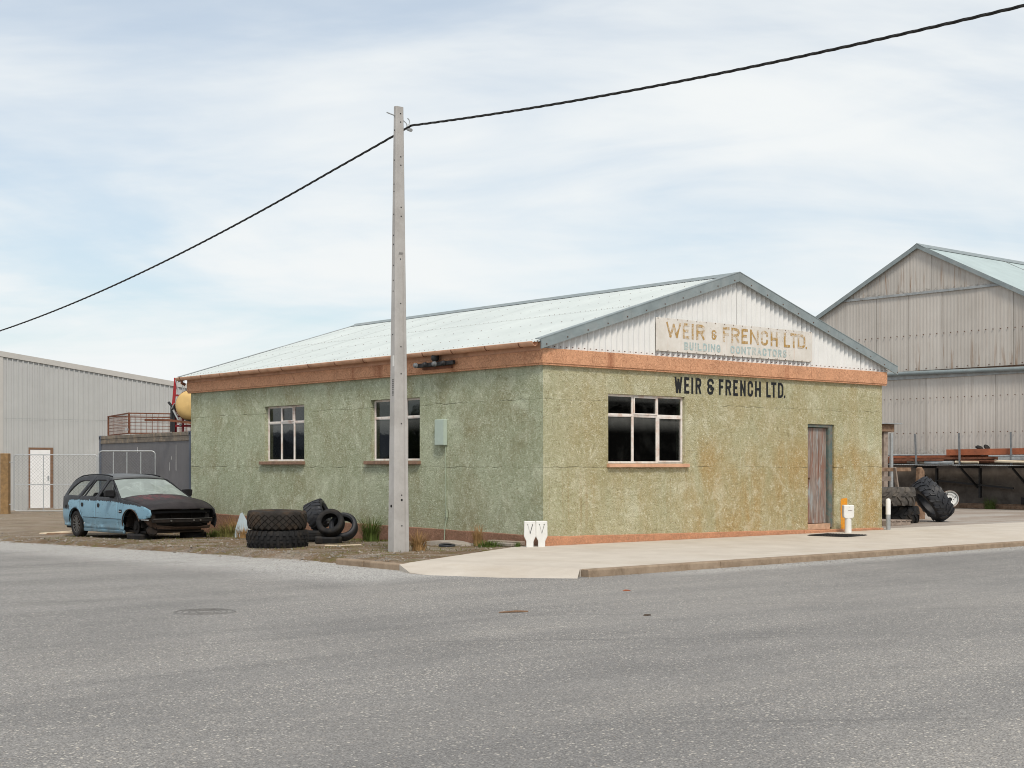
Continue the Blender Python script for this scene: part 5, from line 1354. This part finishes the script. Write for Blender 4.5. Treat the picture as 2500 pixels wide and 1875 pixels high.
# wheels
def car_wheel(x, side):
    w = thing('wheel', '', 'x', (x, side * 0.775, 0.312), (R(90) * -side, 0, 0)); del w['label']; del w['category']; w.parent = car
    h = 0.1
    prof = [(0.21, 0.085), (0.225, 0.098), (0.27, 0.104), (0.30, 0.092), (0.312, 0.06), (0.312, -0.06), (0.30, -0.092), (0.27, -0.104), (0.21, -0.09), (0.20, 0.0)]
    MB().lathe(prof, 36, None, True).build('tyre', M['rubber'], w, smooth=True)
    MB().lathe([(0.212, 0.082), (0.205, 0.09), (0.192, 0.085), (0.188, -0.07), (0.205, -0.085)], 32).build('rim', M['alloy'], w, smooth=True)
    sp = MB()
    for i in range(12):
        a = i * PI / 6; sp.beam((0.045 * math.cos(a), 0.045 * math.sin(a), 0.072), (0.195 * math.cos(a), 0.195 * math.sin(a), 0.082), 0.022, 0.02)
    sp.lathe([(0, 0.085), (0.045, 0.085), (0.058, 0.075), (0.058, 0.04), (0, 0.04)], 16)
    sp.build('spokes', M['alloy'], w)
    MB().lathe([(0.0, 0.02), (0.17, 0.02), (0.17, 0.03), (0, 0.03)], 20).build('brake_disc', M['rust'], w)
car_wheel(0.0, -1); car_wheel(0.0, 1)
for side in (-1, 1):
    mb = MB(); mb.lathe([(0.0, 0.06), (0.05, 0.06), (0.07, 0.03), (0.145, 0.03), (0.148, 0.012), (0.10, 0.01), (0.08, -0.03), (0.0, -0.06)], 24, Matrix.Translation((2.90, side * 0.71, 0.32)) @ Matrix.Rotation(-side * R(90), 4, 'X')); mb.build('brake_hub', M['car_under'], car, smooth=True)
    mb = MB(); mb.beam((2.90, side * 0.68, 0.32), (2.85, side * 0.50, 0.62), 0.06, 0.06); mb.beam((2.90, side * 0.68, 0.29), (2.70, side * 0.30, 0.26), 0.06, 0.04); mb.build('suspension_arm', M['car_under'], car)
tyre('car_tyre', 'tyre lying flat under the wheel-less front corner of the car facing the road', 0.31, 0.20, 0.20, 'road', (-2.68, 10.32, -0.165), (0, 0, 0.3), M['rubber'])
tyre('car_tyre', 'tyre lying flat under the far front corner of the car by the wall', 0.31, 0.20, 0.20, 'road', (-1.42, 10.30, -0.165), (0, 0, 1.0), M['rubber'])

# ------------------------------------------------------------------ left yard: container, cage, sprayer, gates, pale shed
ct_loc = Vector((0.87, 14.79, -0.27)); ct_ang = math.atan2(7.44, 0.82)
ct = thing('shipping_container', 'dark grey shipping container behind the stucco building', 'container', ct_loc, (0, 0, ct_ang))
CL, CH, CWd = 7.48, 2.59, 2.44          # local x along the face, local -y away from the road side
mb = MB()                                # face towards the road is local y = 0, body towards local -y
mb.box(0.10, CL - 0.10, -CWd + 0.02, -0.035, 0.12, CH - 0.16); mb.build('body', M['container'], ct)
mb = MB(); n = 52; step = (CL - 0.24) / n
for i in range(n + 1):
    x = 0.12 + step * i; d = (-0.028, -0.014, -0.012, -0.026)[i % 4] * 0.5 - 0.008; mb.v += [(x, d, 0.14), (x, d, CH - 0.24)]
mb.f = [(2 * i, 2 * i + 2, 2 * i + 3, 2 * i + 1) for i in range(n)]
mb.build('side_panel', M['container'], ct, fix=False)
mb = MB(); mb.box(0.14, CL - 0.14, -0.06, 0.0, CH - 0.10, CH - 0.005); mb.box(0.14, CL - 0.14, -0.05, -0.012, CH - 0.165, CH - 0.102); mb.box(0.14, CL - 0.14, -0.045, 0.004, CH - 0.24, CH - 0.167); mb.build('top_rail', M['container_rail'], ct, bevel=0.006)
mb = MB(); mb.box(0.14, CL - 0.14, -0.08, 0.0, 0.0, 0.14); mb.build('bottom_rail', M['container_edge'], ct)
for x in (0.0, CL - 0.14):
    mb = MB(); mb.box(x, x + 0.14, -0.16, 0.006, 0.0, CH - 0.10); mb.build('corner_post', M['container_edge'], ct, bevel=0.008)
    mb = MB(); mb.box(x - 0.004, x + 0.16, -0.17, 0.012, CH - 0.118, CH + 0.01); mb.build('corner_casting', M['container_edge'], ct, bevel=0.012)
    mb = MB(); mb.box(x + 0.05, x + 0.11, 0.0125, 0.016, CH - 0.085, CH - 0.03); mb.build('casting_hole', M['dark_hole'], ct)
mb = MB()
for (x, z0, z1, w) in ((1.05, 1.55, 2.25, 0.022), (1.52, 1.55, 1.78, 0.018), (4.05, 2.05, 2.22, 0.03), (1.40, 1.85, 1.95, 0.012)):
    mb.prism([(x, z0), (x + w, z0 + 0.03), (x + w * 0.6, z1), (x + w * 0.3, z1)], 'y', 0.0, 0.003)
mb.build('scuff_marks', M['white_paint'], ct, kind='stuff')

# rusty mesh cage on the container roof
cg = thing('mesh_cage', 'rusty steel mesh cage lying on the container roof', 'cage', (1.41, 19.58, 2.335), (0, 0, math.atan2(3.14, 0.79)))
LX, LY, HZ = 3.2, -2.0, 0.62
mb = MB()
for z in (0.02, HZ - 0.02):
    for a, b in (((0, 0), (LX, 0)), ((LX, 0), (LX, LY)), ((LX, LY), (0, LY)), ((0, LY), (0, 0))): mb.beam((a[0], a[1], z), (b[0], b[1], z), 0.035, 0.035)
for p in ((0, 0), (LX, 0), (LX, LY), (0, LY)): mb.beam((p[0], p[1], 0.0), (p[0], p[1], HZ), 0.05, 0.05)
mb.beam((0, -1.25, 0), (0, -1.25, HZ), 0.035, 0.035)
mb.build('frame', M['rust_steel'], cg)
for a, b in (((0, 0), (LX, 0)), ((LX, 0), (LX, LY)), ((LX, LY), (0, LY)), ((0, LY), (0, 0))):
    mb = MB(); A, B = Vector((a[0], a[1], 0)), Vector((b[0], b[1], 0)); L = (B - A).length; k = int(L / 0.16)
    for i in range(1, k): p = A + (B - A) * i / k; mb.beam(p + Vector((0, 0, 0.03)), p + Vector((0, 0, HZ - 0.03)), 0.009, 0.009)
    for z in (0.13, 0.23, 0.33, 0.43, 0.53): mb.beam(A + Vector((0, 0, z)), B + Vector((0, 0, z)), 0.009, 0.009)
    mb.build('mesh_panel', M['rust_steel'], cg)
mb = MB(); mb.beam((-0.06, 0.1, 0.13), (0.02, 0.02, 0.13), 0.06, 0.06); mb.build('latch', M['galv'], cg)

# crop sprayer: tank in red mast frame
sp = thing('crop_sprayer', 'crop sprayer with yellowish round tank in a red mast frame on the container', 'sprayer', (1.42, 15.95, 2.33), (0, 0, R(-40.3)), )
def bm_(name, mat, segs, w=0.05, h=0.05):
    mb = MB()
    for a, b in segs: mb.beam(a, b, w, h)
    return mb.build(name, mat, sp)
bm_('mast', M['red_paint'], [((-0.42, 0, 0.72), (-0.36, 0, 1.40)), ((-0.42, 0.25, 0.0), (-0.40, 0.10, 0.75))], 0.07, 0.07)
bm_('mast', M['red_paint'], [((0.02, 0, 0.95), (0.04, 0, 1.40))], 0.055, 0.055)
bm_('cross_bar', M['red_paint'], [((-0.40, 0, 1.43), (0.10, 0, 1.40)), ((-0.42, 0, 0.98), (-0.10, 0, 0.98)), ((-0.36, 0, 0.42), (0.5, 0, 0.42)), ((-0.36, 0.0, 0.16), (0.5, 0, 0.16))])
for s_ in (((-0.46, -0.02, 0.70), (-0.47, -0.02, 0.0)), ((-0.38, -0.02, 0.70), (-0.42, -0.02, 0.0)), ((-0.46, -0.02, 0.70), (-0.55, -0.02, 0.80))): bm_('leg', M['black_metal'], [s_], 0.06, 0.06)
for s_ in (((-0.18, 0.1, 0.42), (-0.18, 0.1, 0.0)), ((0.25, 0.1, 0.42), (0.25, 0.1, 0.0)), ((0.45, -0.2, 0.42), (0.45, -0.2, 0.0))): bm_('leg', M['red_paint'], [s_], 0.05, 0.05)
mb = MB(); mb.tube([(-0.34, -0.1, 1.40), (-0.26, -0.12, 1.05), (-0.22, -0.15, 0.95)], 0.014, 6); mb.tube([(-0.16, -0.08, 1.42), (-0.15, -0.1, 0.95)], 0.012, 6); mb.tube([(-0.12, -0.08, 1.42), (-0.10, -0.1, 0.98)], 0.012, 6); mb.tube([(-0.44, -0.1, 0.62), (-0.36, -0.14, 0.76), (-0.26, -0.16, 0.72)], 0.018, 6); mb.tube([(-0.40, -0.1, 0.58), (-0.25, -0.2, 0.34), (-0.16, -0.25, 0.15)], 0.03, 6); mb.build('hose', M['galv_dull'], sp, smooth=True)
Tm = Matrix.Translation((0.10, 0.16, 0.70)) @ Matrix.Rotation(R(90), 4, 'X')
MB().lathe([(0, 0.62), (0.22, 0.60), (0.34, 0.54), (0.40, 0.44), (0.415, 0.30), (0.415, -0.30), (0.40, -0.44), (0.34, -0.54), (0.2, -0.6), (0, -0.62)], 40, Tm).build('tank', M['tank'], sp, smooth=True)
MB().lathe([(0.416, 0.36), (0.424, 0.36), (0.424, 0.31), (0.416, 0.31)], 40, Tm, True).build('tank_strap', M['rust_steel'], sp, smooth=True)
bm_('carrier_beam', M['rust_steel'], [((-1.1, -0.35, 0.31), (-0.45, -0.36, 0.30)), ((-0.45, -0.36, 0.30), (0.75, -0.38, 0.16))], 0.05, 0.06)
bm_('tray', M['black_metal'], [((-0.15, 0.0, 0.28), (0.6, 0.0, 0.26))], 0.7, 0.03)

# gates and fence post
po = thing('gate_post', 'brown timber gate post at the edge of the yard', 'post', (1.88, 30.33, -0.28), (0, 0, R(-40)))
MB().box(-0.14, 0.14, -0.13, 0.13, -0.3, 2.13).build('timber', M['post_timber'], po, bevel=0.012)
mb = MB(); mb.tube([(0.14, 0, 1.82), (0.26, 0, 1.82)], 0.02, 6); mb.tube([(0.14, 0, 0.35), (0.26, 0, 0.35)], 0.02, 6); mb.build('hinge', M['galv'], po, smooth=True)
def gate(name, label, a, b, z0, z1, mid, bars, mesh_step=0.075):
    a = Vector((a[0], a[1], 0)); b = Vector((b[0], b[1], 0)); L = (b - a).length; ang = math.atan2(b.y - a.y, b.x - a.x)
    t = thing(name, label, 'gate', (a.x, a.y, z0), (0, 0, ang)); H = z1 - z0; r = 0.1; fr = MB(); pts = []
    for cx, cz, a0 in ((r, r, 180), (L - r, r, 270), (L - r, H - r, 0), (r, H - r, 90)):
        for i in range(6): q = R(a0 + 90 * i / 5); pts.append((cx + r * math.cos(q), 0, cz + r * math.sin(q)))
    pts.append(pts[0]); fr.tube(pts, 0.017, 8, False)
    for m_ in mid: fr.tube([(0.02, 0, m_ * H), (L - 0.02, 0, m_ * H)], 0.018, 8)
    fr.build('frame', M['galv'], t, smooth=True)
    for q in bars:
        mb = MB(); mb.tube([(q * L, 0, 0.02), (q * L, 0, H - 0.02)], 0.016, 8); mb.build('bar', M['galv'], t, smooth=True)
    w = MB(); s = mesh_step
    for fam in (1, -1):
        c = -H if fam > 0 else 0
        while c < (L if fam > 0 else L + H):
            if fam > 0: x0, z_0, x1, z_1 = c, 0, c + H, H
            else: x0, z_0, x1, z_1 = c, 0, c - H, H
            pts_ = []
            for (xa, za_, xb, zb_) in ((x0, z_0, x1, z_1),):
                ta, tb = 0.0, 1.0
                dx = xb - xa
                for lim, sg in ((0.0, 1), (L, -1)):
                    if abs(dx) > 1e-9:
                        tt = (lim - xa) / dx
                        if (dx > 0) == (sg > 0): ta = max(ta, tt)
                        else: tb = min(tb, tt)
                if tb - ta > 0.01: w.beam((xa + dx * ta, fam * 0.003, za_ + (zb_ - za_) * ta), (xa + dx * tb, fam * 0.003, za_ + (zb_ - za_) * tb), 0.0035, 0.0035)
            c += s * 1.414
    w.build('chain_mesh', M['grey_post'], t, kind='stuff', fix=False)
    return t
gate('chain_link_gate', 'wide chain-link gate in front of the pale shed door', (1.86 + 0.08, 29.69), (4.10, 27.79), -0.14, 1.80, (0.47, ), (0.355,), 0.085)
gate('chain_link_gate', 'barred chain-link gate leaf standing before the dark container', (-0.16, 18.13), (1.02, 17.13), -0.20, 1.82, (), (0.26, 0.50, 0.745), 0.06)

sh = thing('metal_shed', 'pale ribbed metal shed beyond the gates', 'shed', (9, 34, -0.25), world_parts=True)
SX0, SX1, SY = 2.96, 24.0, 34.0
def sh_top(x): return 5.70 - 0.122 * (x - 3.06)
mb = MB(); x = SX0 + 0.2; prev = None
prof = [(0.0, 0.0), (0.135, 0.0), (0.146, -0.042), (0.187, -0.042), (0.20, 0.0)]
pts = []
while x < SX1:
    for dx, dy in prof[:-1]: pts.append((x + dx, SY + dy))
    x += 0.20
for px_, py_ in pts: mb.v += [(px_, py_, -0.5), (px_, py_, sh_top(px_) - 0.10)]
mb.f = [(2 * i, 2 * i + 2, 2 * i + 3, 2 * i + 1) for i in range(len(pts) - 1)]
mb.build('front_wall', M['shed_white'], sh, fix=False)
mb = MB(); mb.box(SX0, SX0 + 0.21, SY - 0.045, SY + 0.1, -0.5, sh_top(SX0) - 0.1); mb.build('corner_flashing', M['shed_trim'], sh)
mb = MB(); mb.box(SX0, SX0 + 0.1, SY + 0.1, SY + 20, -0.5, sh_top(SX0) - 0.1); mb.build('side_wall', M['shed_white'], sh)
mb = MB(); mb.prism([(SX0 - 0.06, sh_top(SX0 - .06) - 0.20), (SX1, sh_top(SX1) - 0.20), (SX1, sh_top(SX1)), (SX0 - 0.06, sh_top(SX0 - .06))], 'y', SY - 0.07, SY - 0.04); mb.build('verge_trim', M['shed_trim'], sh)
mb = MB(); mb.prism([(SX0 - 0.05, sh_top(SX0) - 0.03), (SX1, sh_top(SX1) - 0.03), (SX1, sh_top(SX1) + 0.002), (SX0 - 0.05, sh_top(SX0) + 0.002)], 'y', SY - 0.039, SY + 20); mb.build('roof', M['shed_white'], sh)
mb = MB(); mb.box(SX0 + 0.25, SX1 - 1, SY - 0.046, SY - 0.0425, 3.19, 3.20); mb.build('lap_line', M['galv_dull'], sh)
d = MB(); d.box(4.13, 4.19, SY - 0.06, SY + 0.02, -0.24, 2.03); d.box(4.97, 5.08, SY - 0.061, SY + 0.02, -0.24, 2.03); d.box(4.13, 5.08, SY - 0.0605, SY + 0.02, 2.032, 2.11)
dd = d.build('door', M['brown_frame'], sh)
mb = MB(); mb.box(4.192, 4.968, SY - 0.055, SY - 0.012, -0.18, 2.02); mb.build('leaf', M['door_white'], dd)
mb = MB(); mb.box(4.86, 4.92, SY - 0.075, SY - 0.056, 0.85, 1.03); mb.build('handle', M['galv_dull'], dd)
mb = MB(); mb.box(4.1, 5.1, SY - 0.15, SY - 0.02, -0.4, -0.185); mb.build('threshold', M['block'], dd)

# ------------------------------------------------------------------ right: large grey shed with rack in front
ls = thing('large_shed', 'large weathered grey gabled shed behind the stucco building', 'shed', (30, 9.65, 0), world_parts=True)
LX0, AY, AZ, HW, EZ2 = 26.0, 9.65, 9.05, 8.9, 4.55
def ls_top(y): return AZ - (AZ - EZ2) * abs(y - AY) / HW
def clad(y0, y1, xo, zb, zt):
    mb = MB(); pitch = 0.133; n = max(1, int(round((y1 - y0) / pitch * 6))); ok = False
    for i in range(n + 1):
        y = y0 + (y1 - y0) * i / n; d = 0.0045 * math.cos(2 * math.pi * y / pitch)
        t = min(zt, ls_top(y) - 0.05); ok = ok or t > zb + 0.02
        mb.v += [(xo - d, y, zb), (xo - d, y, max(t, zb + 0.001))]
    mb.f = [(2 * i, 2 * i + 2, 2 * i + 3, 2 * i + 1) for i in range(n)]
    if ok: mb.build('cladding_sheet', M['cladding'], ls, smooth=True, fix=False, angle=80)
for zb, zt, xo, off in ((7.43, 9.2, LX0 - 0.03, 0.4), (4.72, 7.40, LX0 - 0.03, 0.0), (1.55, 4.60, LX0, 0.65)):
    y = AY - HW + 0.02 + off - 1.33; k = 0
    while y < AY + HW:
        clad(max(y, AY - HW + 0.02), min(y + 1.33 - random.uniform(0.004, 0.012), AY + HW), xo - 0.006 * (k % 2), zb, zt); y += 1.33; k += 1
mb = MB()
for z in (5.95, 2.55, 3.75, 4.78):
    y = AY - HW + 0.2
    while y < AY + HW - 0.2:
        if z < ls_top(y) - 0.2: mb.box(LX0 - 0.075, LX0 - 0.05, y - 0.014, y + 0.014, z - 0.014, z + 0.014)
        y += 0.266 if z != 4.78 else 0.4
mb.build('cladding_screws', M['rust'], ls, kind='stuff')
mb = MB(); mb.prism([(6.4 - 0.05, 7.36), (13.0, 7.36), (12.9, 7.44), (6.4, 7.44)], 'x', LX0 - 0.09, LX0 - 0.055); mb.build('flashing', M['galv_dull'], ls)
mb = MB(); mb.tube([(LX0 - 0.14, AY - HW + 0.2, 4.52), (LX0 - 0.14, AY + HW - 0.2, 4.74)], 0.07, 12); mb.build('gutter', M['flashing'], ls, smooth=True)
mb = MB(); mb.box(LX0 - 0.05, LX0 - 0.012, AY - HW, AY + HW, 4.44, 4.62); mb.build('gutter_board', M['galv_dull'], ls)
mb = MB(); mb.box(LX0 + 0.10, LX0 + 0.30, AY - HW, AY + HW, 0.0, 1.75); mb.build('concrete_base', M['shaded_base_wall'], ls)
mb = MB(); mb.box(LX0 - 0.02, LX0 + 0.099, AY - HW, AY + HW, 0.0, 0.16); mb.build('footing', M['old_timber'], ls, bevel=0.01)
for s in (-1, 1):
    mb = MB(); ye = AY + s * (HW + 0.3); ze = AZ + 0.02 - (AZ - EZ2) * (HW + 0.3) / HW
    n = 60
    for i in range(n + 1):
        xx = LX0 - 0.12 + 26.0 * i / n
        mb.v += [(xx, AY, AZ + 0.02), (xx, ye, ze)]
    mb.f = [(2 * i, 2 * i + 1, 2 * i + 3, 2 * i + 2) for i in range(n)]
    r_ = mb.build('roof', M['shed_roof'], ls)
    b = MB(); b.prism([(AY, AZ + 0.06), (ye, ze + 0.06), (ye, ze - 0.10), (AY, AZ - 0.10)], 'x', LX0 - 0.17, LX0 - 0.13); b.build('bargeboard', M['flashing'], r_)
    q = MB()
    for xx in (31.0, 36.4, 41.8): q.beam((xx, AY, AZ + 0.028), (xx, ye, ze + 0.028), 0.03, 0.02)
    q.build('sheet_lap', M['galv_dull'], r_)
mb = MB(); mb.prism([(AY - 0.3, AZ - 0.10), (AY, AZ + 0.075), (AY + 0.3, AZ - 0.10), (AY + 0.3, AZ - 0.115), (AY, AZ + 0.06), (AY - 0.3, AZ - 0.115)], 'x', LX0 - 0.18, LX0 + 26); mb.build('ridge_cap', M['flashing'], ls)
mb = MB(); mb.prism([(AY - HW + 0.05, 1.76), (AY - HW + 0.05, EZ2 - 0.2), (AY, AZ - 0.2), (AY + HW - 0.05, EZ2 - 0.2), (AY + HW - 0.05, 1.76)], 'x', LX0 + 0.03, LX0 + 0.05); mb.build('lining', M['sill_side'], ls)

# rack fixed along the shed
rk = thing('storage_rack', 'long rack of steel posts and iron sheets along the grey shed', 'rack', (25.4, 7.2, 0), world_parts=True)
for y in (3.72, 5.49, 7.35, 9.0):
    mb = MB(); mb.beam((24.84, y, 1.44), (24.80, y + (0.03 if y > 8 else 0), 2.50), 0.045, 0.06); mb.build('post', M['grey_post'], rk)
    mb = MB(); mb.box(24.72, 25.98, y - 0.04, y + 0.04, 1.345, 1.405); mb.build('arm', M['black_metal'], rk)
    mb = MB(); mb.beam((25.90, y - 0.1, 0.35), (25.90, y - 0.1, 1.34), 0.07, 0.09); mb.build('upright', M['black_metal'], rk)
    mb = MB(); mb.beam((25.88, y - 0.02, 0.70), (24.95, y + 0.02, 1.33), 0.05, 0.06); mb.build('brace', M['black_metal'], rk)
for (y0, y1, x0, z) in ((2.0, 5.55, 24.55, 1.432), (5.50, 7.42, 24.50, 1.425), (7.38, 11.3, 24.60, 1.445)):
    mb = MB(); n = 90
    for i in range(n + 1):
        y = y0 + (y1 - y0) * i / n; d = 0.008 * math.cos(2 * PI * y / 0.076) + 0.012 * math.sin(y * 2.1)
        mb.v += [(x0, y, z + d), (25.95, y, z + d + 0.01)]
    mb.f = [(2 * i, 2 * i + 2, 2 * i + 3, 2 * i + 1) for i in range(n)]
    o = mb.build('shelf_sheet', M['galv_dull'], rk, smooth=True, fix=False); s = o.modifiers.new('shell', 'SOLIDIFY'); s.thickness = 0.006
def long_item(name, label, cat, a, b, w, h, mat, rnd=False, bev=0.004):
    mb = MB()
    if rnd: mb.tube([a, ((a[0] + b[0]) / 2, (a[1] + b[1]) / 2, (a[2] + b[2]) / 2 - 0.004), b], w / 2, 12); o = mb.build(name, mat, smooth=True)
    else: mb.beam(a, b, w, h); o = mb.build(name, mat, bevel=bev)
    return tag(o, label, cat, 'timber and pipe stored on the rack')
long_item('steel_channel', 'broad red-oxide steel beam lying on top of the rack load', 'beam', (25.05, 7.90, 1.86), (25.05, 2.5, 1.90), 0.28, 0.20, M['red_oxide'])
long_item('pipe', 'thin grey pipe along the back of the rack beside the shed wall', 'pipe', (25.45, 11.0, 1.79), (25.42, 6.9, 1.78), 0.055, 0.05, M['galv_dull'], True)
long_item('pipe', 'thick grey downpipe on the front of the rack', 'pipe', (24.92, 8.72, 1.53), (24.88, 7.62, 1.525), 0.11, 0.1, M['galv_dull'], True)
long_item('pipe', 'pale rusty pipe on the rack front left of the thick downpipe', 'pipe', (24.98, 9.45, 1.535), (24.93, 8.74, 1.525), 0.075, 0.07, M['container_rail'], True)
long_item('pipe', 'cream pipe on the rack front right of the thick downpipe', 'pipe', (24.90, 7.55, 1.545), (24.90, 6.7, 1.54), 0.085, 0.08, M['pale_wood'], True)
long_item('pipe', 'pale pipe tapering to the right end of the rack', 'pipe', (24.80, 6.05, 1.57), (24.68, 4.6, 1.53), 0.085, 0.08, M['pale_wood'], True)
long_item('timber', 'long brown timber under the red-oxide beam at the rack front', 'timber', (24.98, 9.9, 1.66), (24.95, 2.6, 1.67), 0.10, 0.065, M['rust_steel'])
long_item('timber', 'dark red timber lying in the middle of the rack', 'timber', (25.18, 10.3, 1.72), (25.15, 3.4, 1.74), 0.12, 0.07, M['red_oxide'])
long_item('timber', 'dark rusty angle iron low on the rack', 'timber', (25.15, 10.2, 1.60), (25.1, 4.0, 1.60), 0.10, 0.06, M['rust_steel'])
long_item('timber', 'reddish timber with squared end at the rack front', 'timber', (24.86, 10.2, 1.60), (24.88, 8.0, 1.61), 0.07, 0.06, M['rust_steel'])
long_item('timber', 'dark timber bearer at the back of the rack', 'timber', (25.5, 10.9, 1.62), (25.5, 2.8, 1.63), 0.3, 0.22, M['rust_steel'])
long_item('timber', 'rusty flat bar across the right half of the rack front', 'timber', (24.80, 7.3, 1.60), (24.75, 3.0, 1.52), 0.06, 0.04, M['rust_steel'])
long_item('pipe', 'silver pipe under the right end of the red-oxide beam', 'pipe', (24.86, 6.3, 1.735), (24.86, 2.8, 1.72), 0.05, 0.05, M['galv'], True)
long_item('timber', 'grey board beneath the silver pipe on the rack', 'board', (24.84, 5.95, 1.655), (24.82, 2.9, 1.645), 0.05, 0.10, M['galv_dull'])
for i, (y, lab) in enumerate(((6.75, 'dark lump on the red-oxide beam, the left of two'), (6.48, 'dark curled lump on the red-oxide beam, the right of two'))):
    mb = MB(); mb.lathe([(0, -0.02), (0.09, -0.01), (0.10, 0.04), (0.06, 0.09), (0.0, 0.10)], 9, Matrix.Translation((25.02, y, 1.975)) @ Matrix.Rotation(R(20 + 30 * i), 4, 'X') @ Matrix.Scale(1.5, 4, (0, 1, 0)))
    tag(mb.build('rubber_scrap', M['rubber'], smooth=True), lab, 'scrap')
chunk('black_board', 'small black board leaning at the foot of the rack wall', 'board', [(-0.13, 0), (0.13, -0.0), (0.10, 0.25), (-0.14, 0.22)], 'x', -0.012, 0.012, (25.75, 5.55, 0.16), (0, R(-14), 0), M['black_metal'], 0.002)
mb = MB(); mb.beam((25.83, 8.9, 0.92), (25.83, 6.0, 0.68), 0.05, 0.06); o = mb.build('handrail_pipe', M['black_metal']); tag(o, 'dark sloping bar along the concrete wall under the rack', 'bar')
mb = MB(); mb.beam((25.6, 8.6, 0.06), (25.6, 3.0, 0.06), 0.12, 0.13); o = mb.build('sleeper', M['old_timber'], bevel=0.01); tag(o, 'old timber sleeper lying along the foot of the rack wall', 'timber')

# lean-to porch, trestle and pallets by the end wall
pc = thing('timber_porch', 'brown timber porch posts with tin roof behind the end wall', 'porch', (15.2, 4.2, 0), world_parts=True)
mb = MB(); mb.box(10.2, 16.20, 3.9, 4.05, 2.34, 2.54); mb.build('beam', M['old_timber'], pc, bevel=0.008)
mb = MB(); mb.box(10.1, 16.42, 3.8, 6.2, 2.545, 2.575); mb.build('tin_roof', M['galv_dull'], pc)
for x, m_ in ((15.55, 'old_timber'), (15.90, 'grey_timber')):
    mb = MB(); mb.box(x - 0.09, x + 0.09, 3.96, 4.12, 0, 2.339); mb.build('post', M[m_], pc, bevel=0.008)
mb = MB(); mb.tube([(16.10, 3.93, 2.3), (16.10, 3.93, 0.0)], 0.05, 10); mb.build('downpipe', M['galv'], pc, smooth=True)
tr_ = thing('timber_trestle', 'weathered timber trestle standing behind the stacked tractor tyres', 'trestle', (15.0, 3.0, 0), world_parts=True)
mb = MB(); mb.box(13.6, 15.62, 2.98, 3.06, 1.27, 1.37); mb.build('rail', M['old_timber'], tr_, bevel=0.006)
mb = MB(); mb.box(13.6, 14.86, 3.07, 3.13, 1.02, 1.14); mb.build('rail', M['grey_timber'], tr_, bevel=0.006)
mb = MB(); mb.beam((14.82, 2.95, 1.38), (15.14, 2.95, 0.0), 0.05, 0.09, (0, 1, 0)); mb.build('leg', M['grey_timber'], tr_, bevel=0.004)
mb = MB(); mb.beam((13.72, 2.95, 1.38), (13.52, 2.95, 0.0), 0.05, 0.09, (0, 1, 0)); mb.build('leg', M['grey_timber'], tr_, bevel=0.004)
chunk('timber_stump', 'split timber post propped upright behind the leaning tractor tyre', 'post', [(-0.17, 0), (0.15, 0), (0.13, 1.28), (0.02, 1.39), (-0.05, 1.36)], 'y', -0.07, 0.07, (16.02, 3.0, 0.0), (0, 0, R(-8)), M['old_timber'], 0.012)
pl = thing('pallet', 'low timber pallet end beside the bollard', 'pallet', (12.1, 1.35, 0), (0, 0, R(4)))
for y in (-0.35, 0.0, 0.35):
    mb = MB(); mb.box(-0.6, 0.0, y - 0.05, y + 0.05, 0.0, 0.10); mb.box(0.008, 0.52, y - 0.05, y + 0.05, 0.0, 0.10); mb.build('bearer', M['grey_timber'], pl, bevel=0.006)
for k in range(5):
    mb = MB(); mb.box(-0.6 + k * 0.235, -0.42 + k * 0.235, -0.42, 0.42, 0.101, 0.125); mb.build('slat', M['grey_timber'], pl, bevel=0.004)

# ------------------------------------------------------------------ across the streets, seen only as reflections in the panes
os_ = thing('barn', 'gabled barn across the side street, mirrored in the side windows', 'barn', (-37, 59.6, -0.3))
MB().box(-7, 7, -5, 5, 0, 2.4).build('wall', M['galv_dull'], os_)
MB().prism([(-5.3, 2.3), (0, 3.85), (5.3, 2.3)], 'x', -7.3, 7.3).build('roof', M['container_edge'], os_)
fs = thing('timber_store', 'dark boarded store across the front street, mirrored in the front window', 'store', (34, -34, -0.1), (0, 0, R(45)))
MB().box(-16, 16, -4, 4, 0, 4.6).build('wall', M['dark_boards'], fs)
MB().prism([(-4.6, 4.4), (0, 6.2), (4.6, 4.4)], 'x', -16.4, 16.4).build('roof', M['dark_boards'], fs)
tr2 = thing('dark_tree', 'dark leafy tree across the side street, mirrored in the side window by the pole', 'tree', (-30, 43.9, -0.3))
mb = MB(); mb.tube([(0, 0, 0), (0.05, 0, 1.2), (0.1, 0.1, 2.6), (0.0, 0.1, 4.2)], [0.2, 0.16, 0.12, 0.05], 8)
for i in range(6):
    a = i * 1.05; mb.tube([(0.05, 0.05, 1.3 + i * 0.35), (0.9 * math.cos(a), 0.9 * math.sin(a), 2.1 + i * 0.4)], [0.06, 0.02], 6)
mb.build('trunk', M['bark'], tr2, smooth=True)
mb = MB(); random.seed(5)
for i in range(2600):
    u = random.gauss(0, 1), random.gauss(0, 1), random.gauss(0, 1); l = math.sqrt(sum(c * c for c in u)); rr = random.uniform(0.45, 1.0)
    c = Vector((u[0] / l * 1.5 * rr, u[1] / l * 1.5 * rr, 3.1 + u[2] / l * 2.0 * rr)); a = Vector((random.uniform(-1, 1), random.uniform(-1, 1), random.uniform(-1, 1))).normalized() * 0.11; b_ = a.orthogonal().normalized() * 0.07
    mb.add([c - a, c + b_, c + a, c - b_], [(0, 1, 2, 3)])
mb.build('crown', M['leaf'], tr2, fix=False)
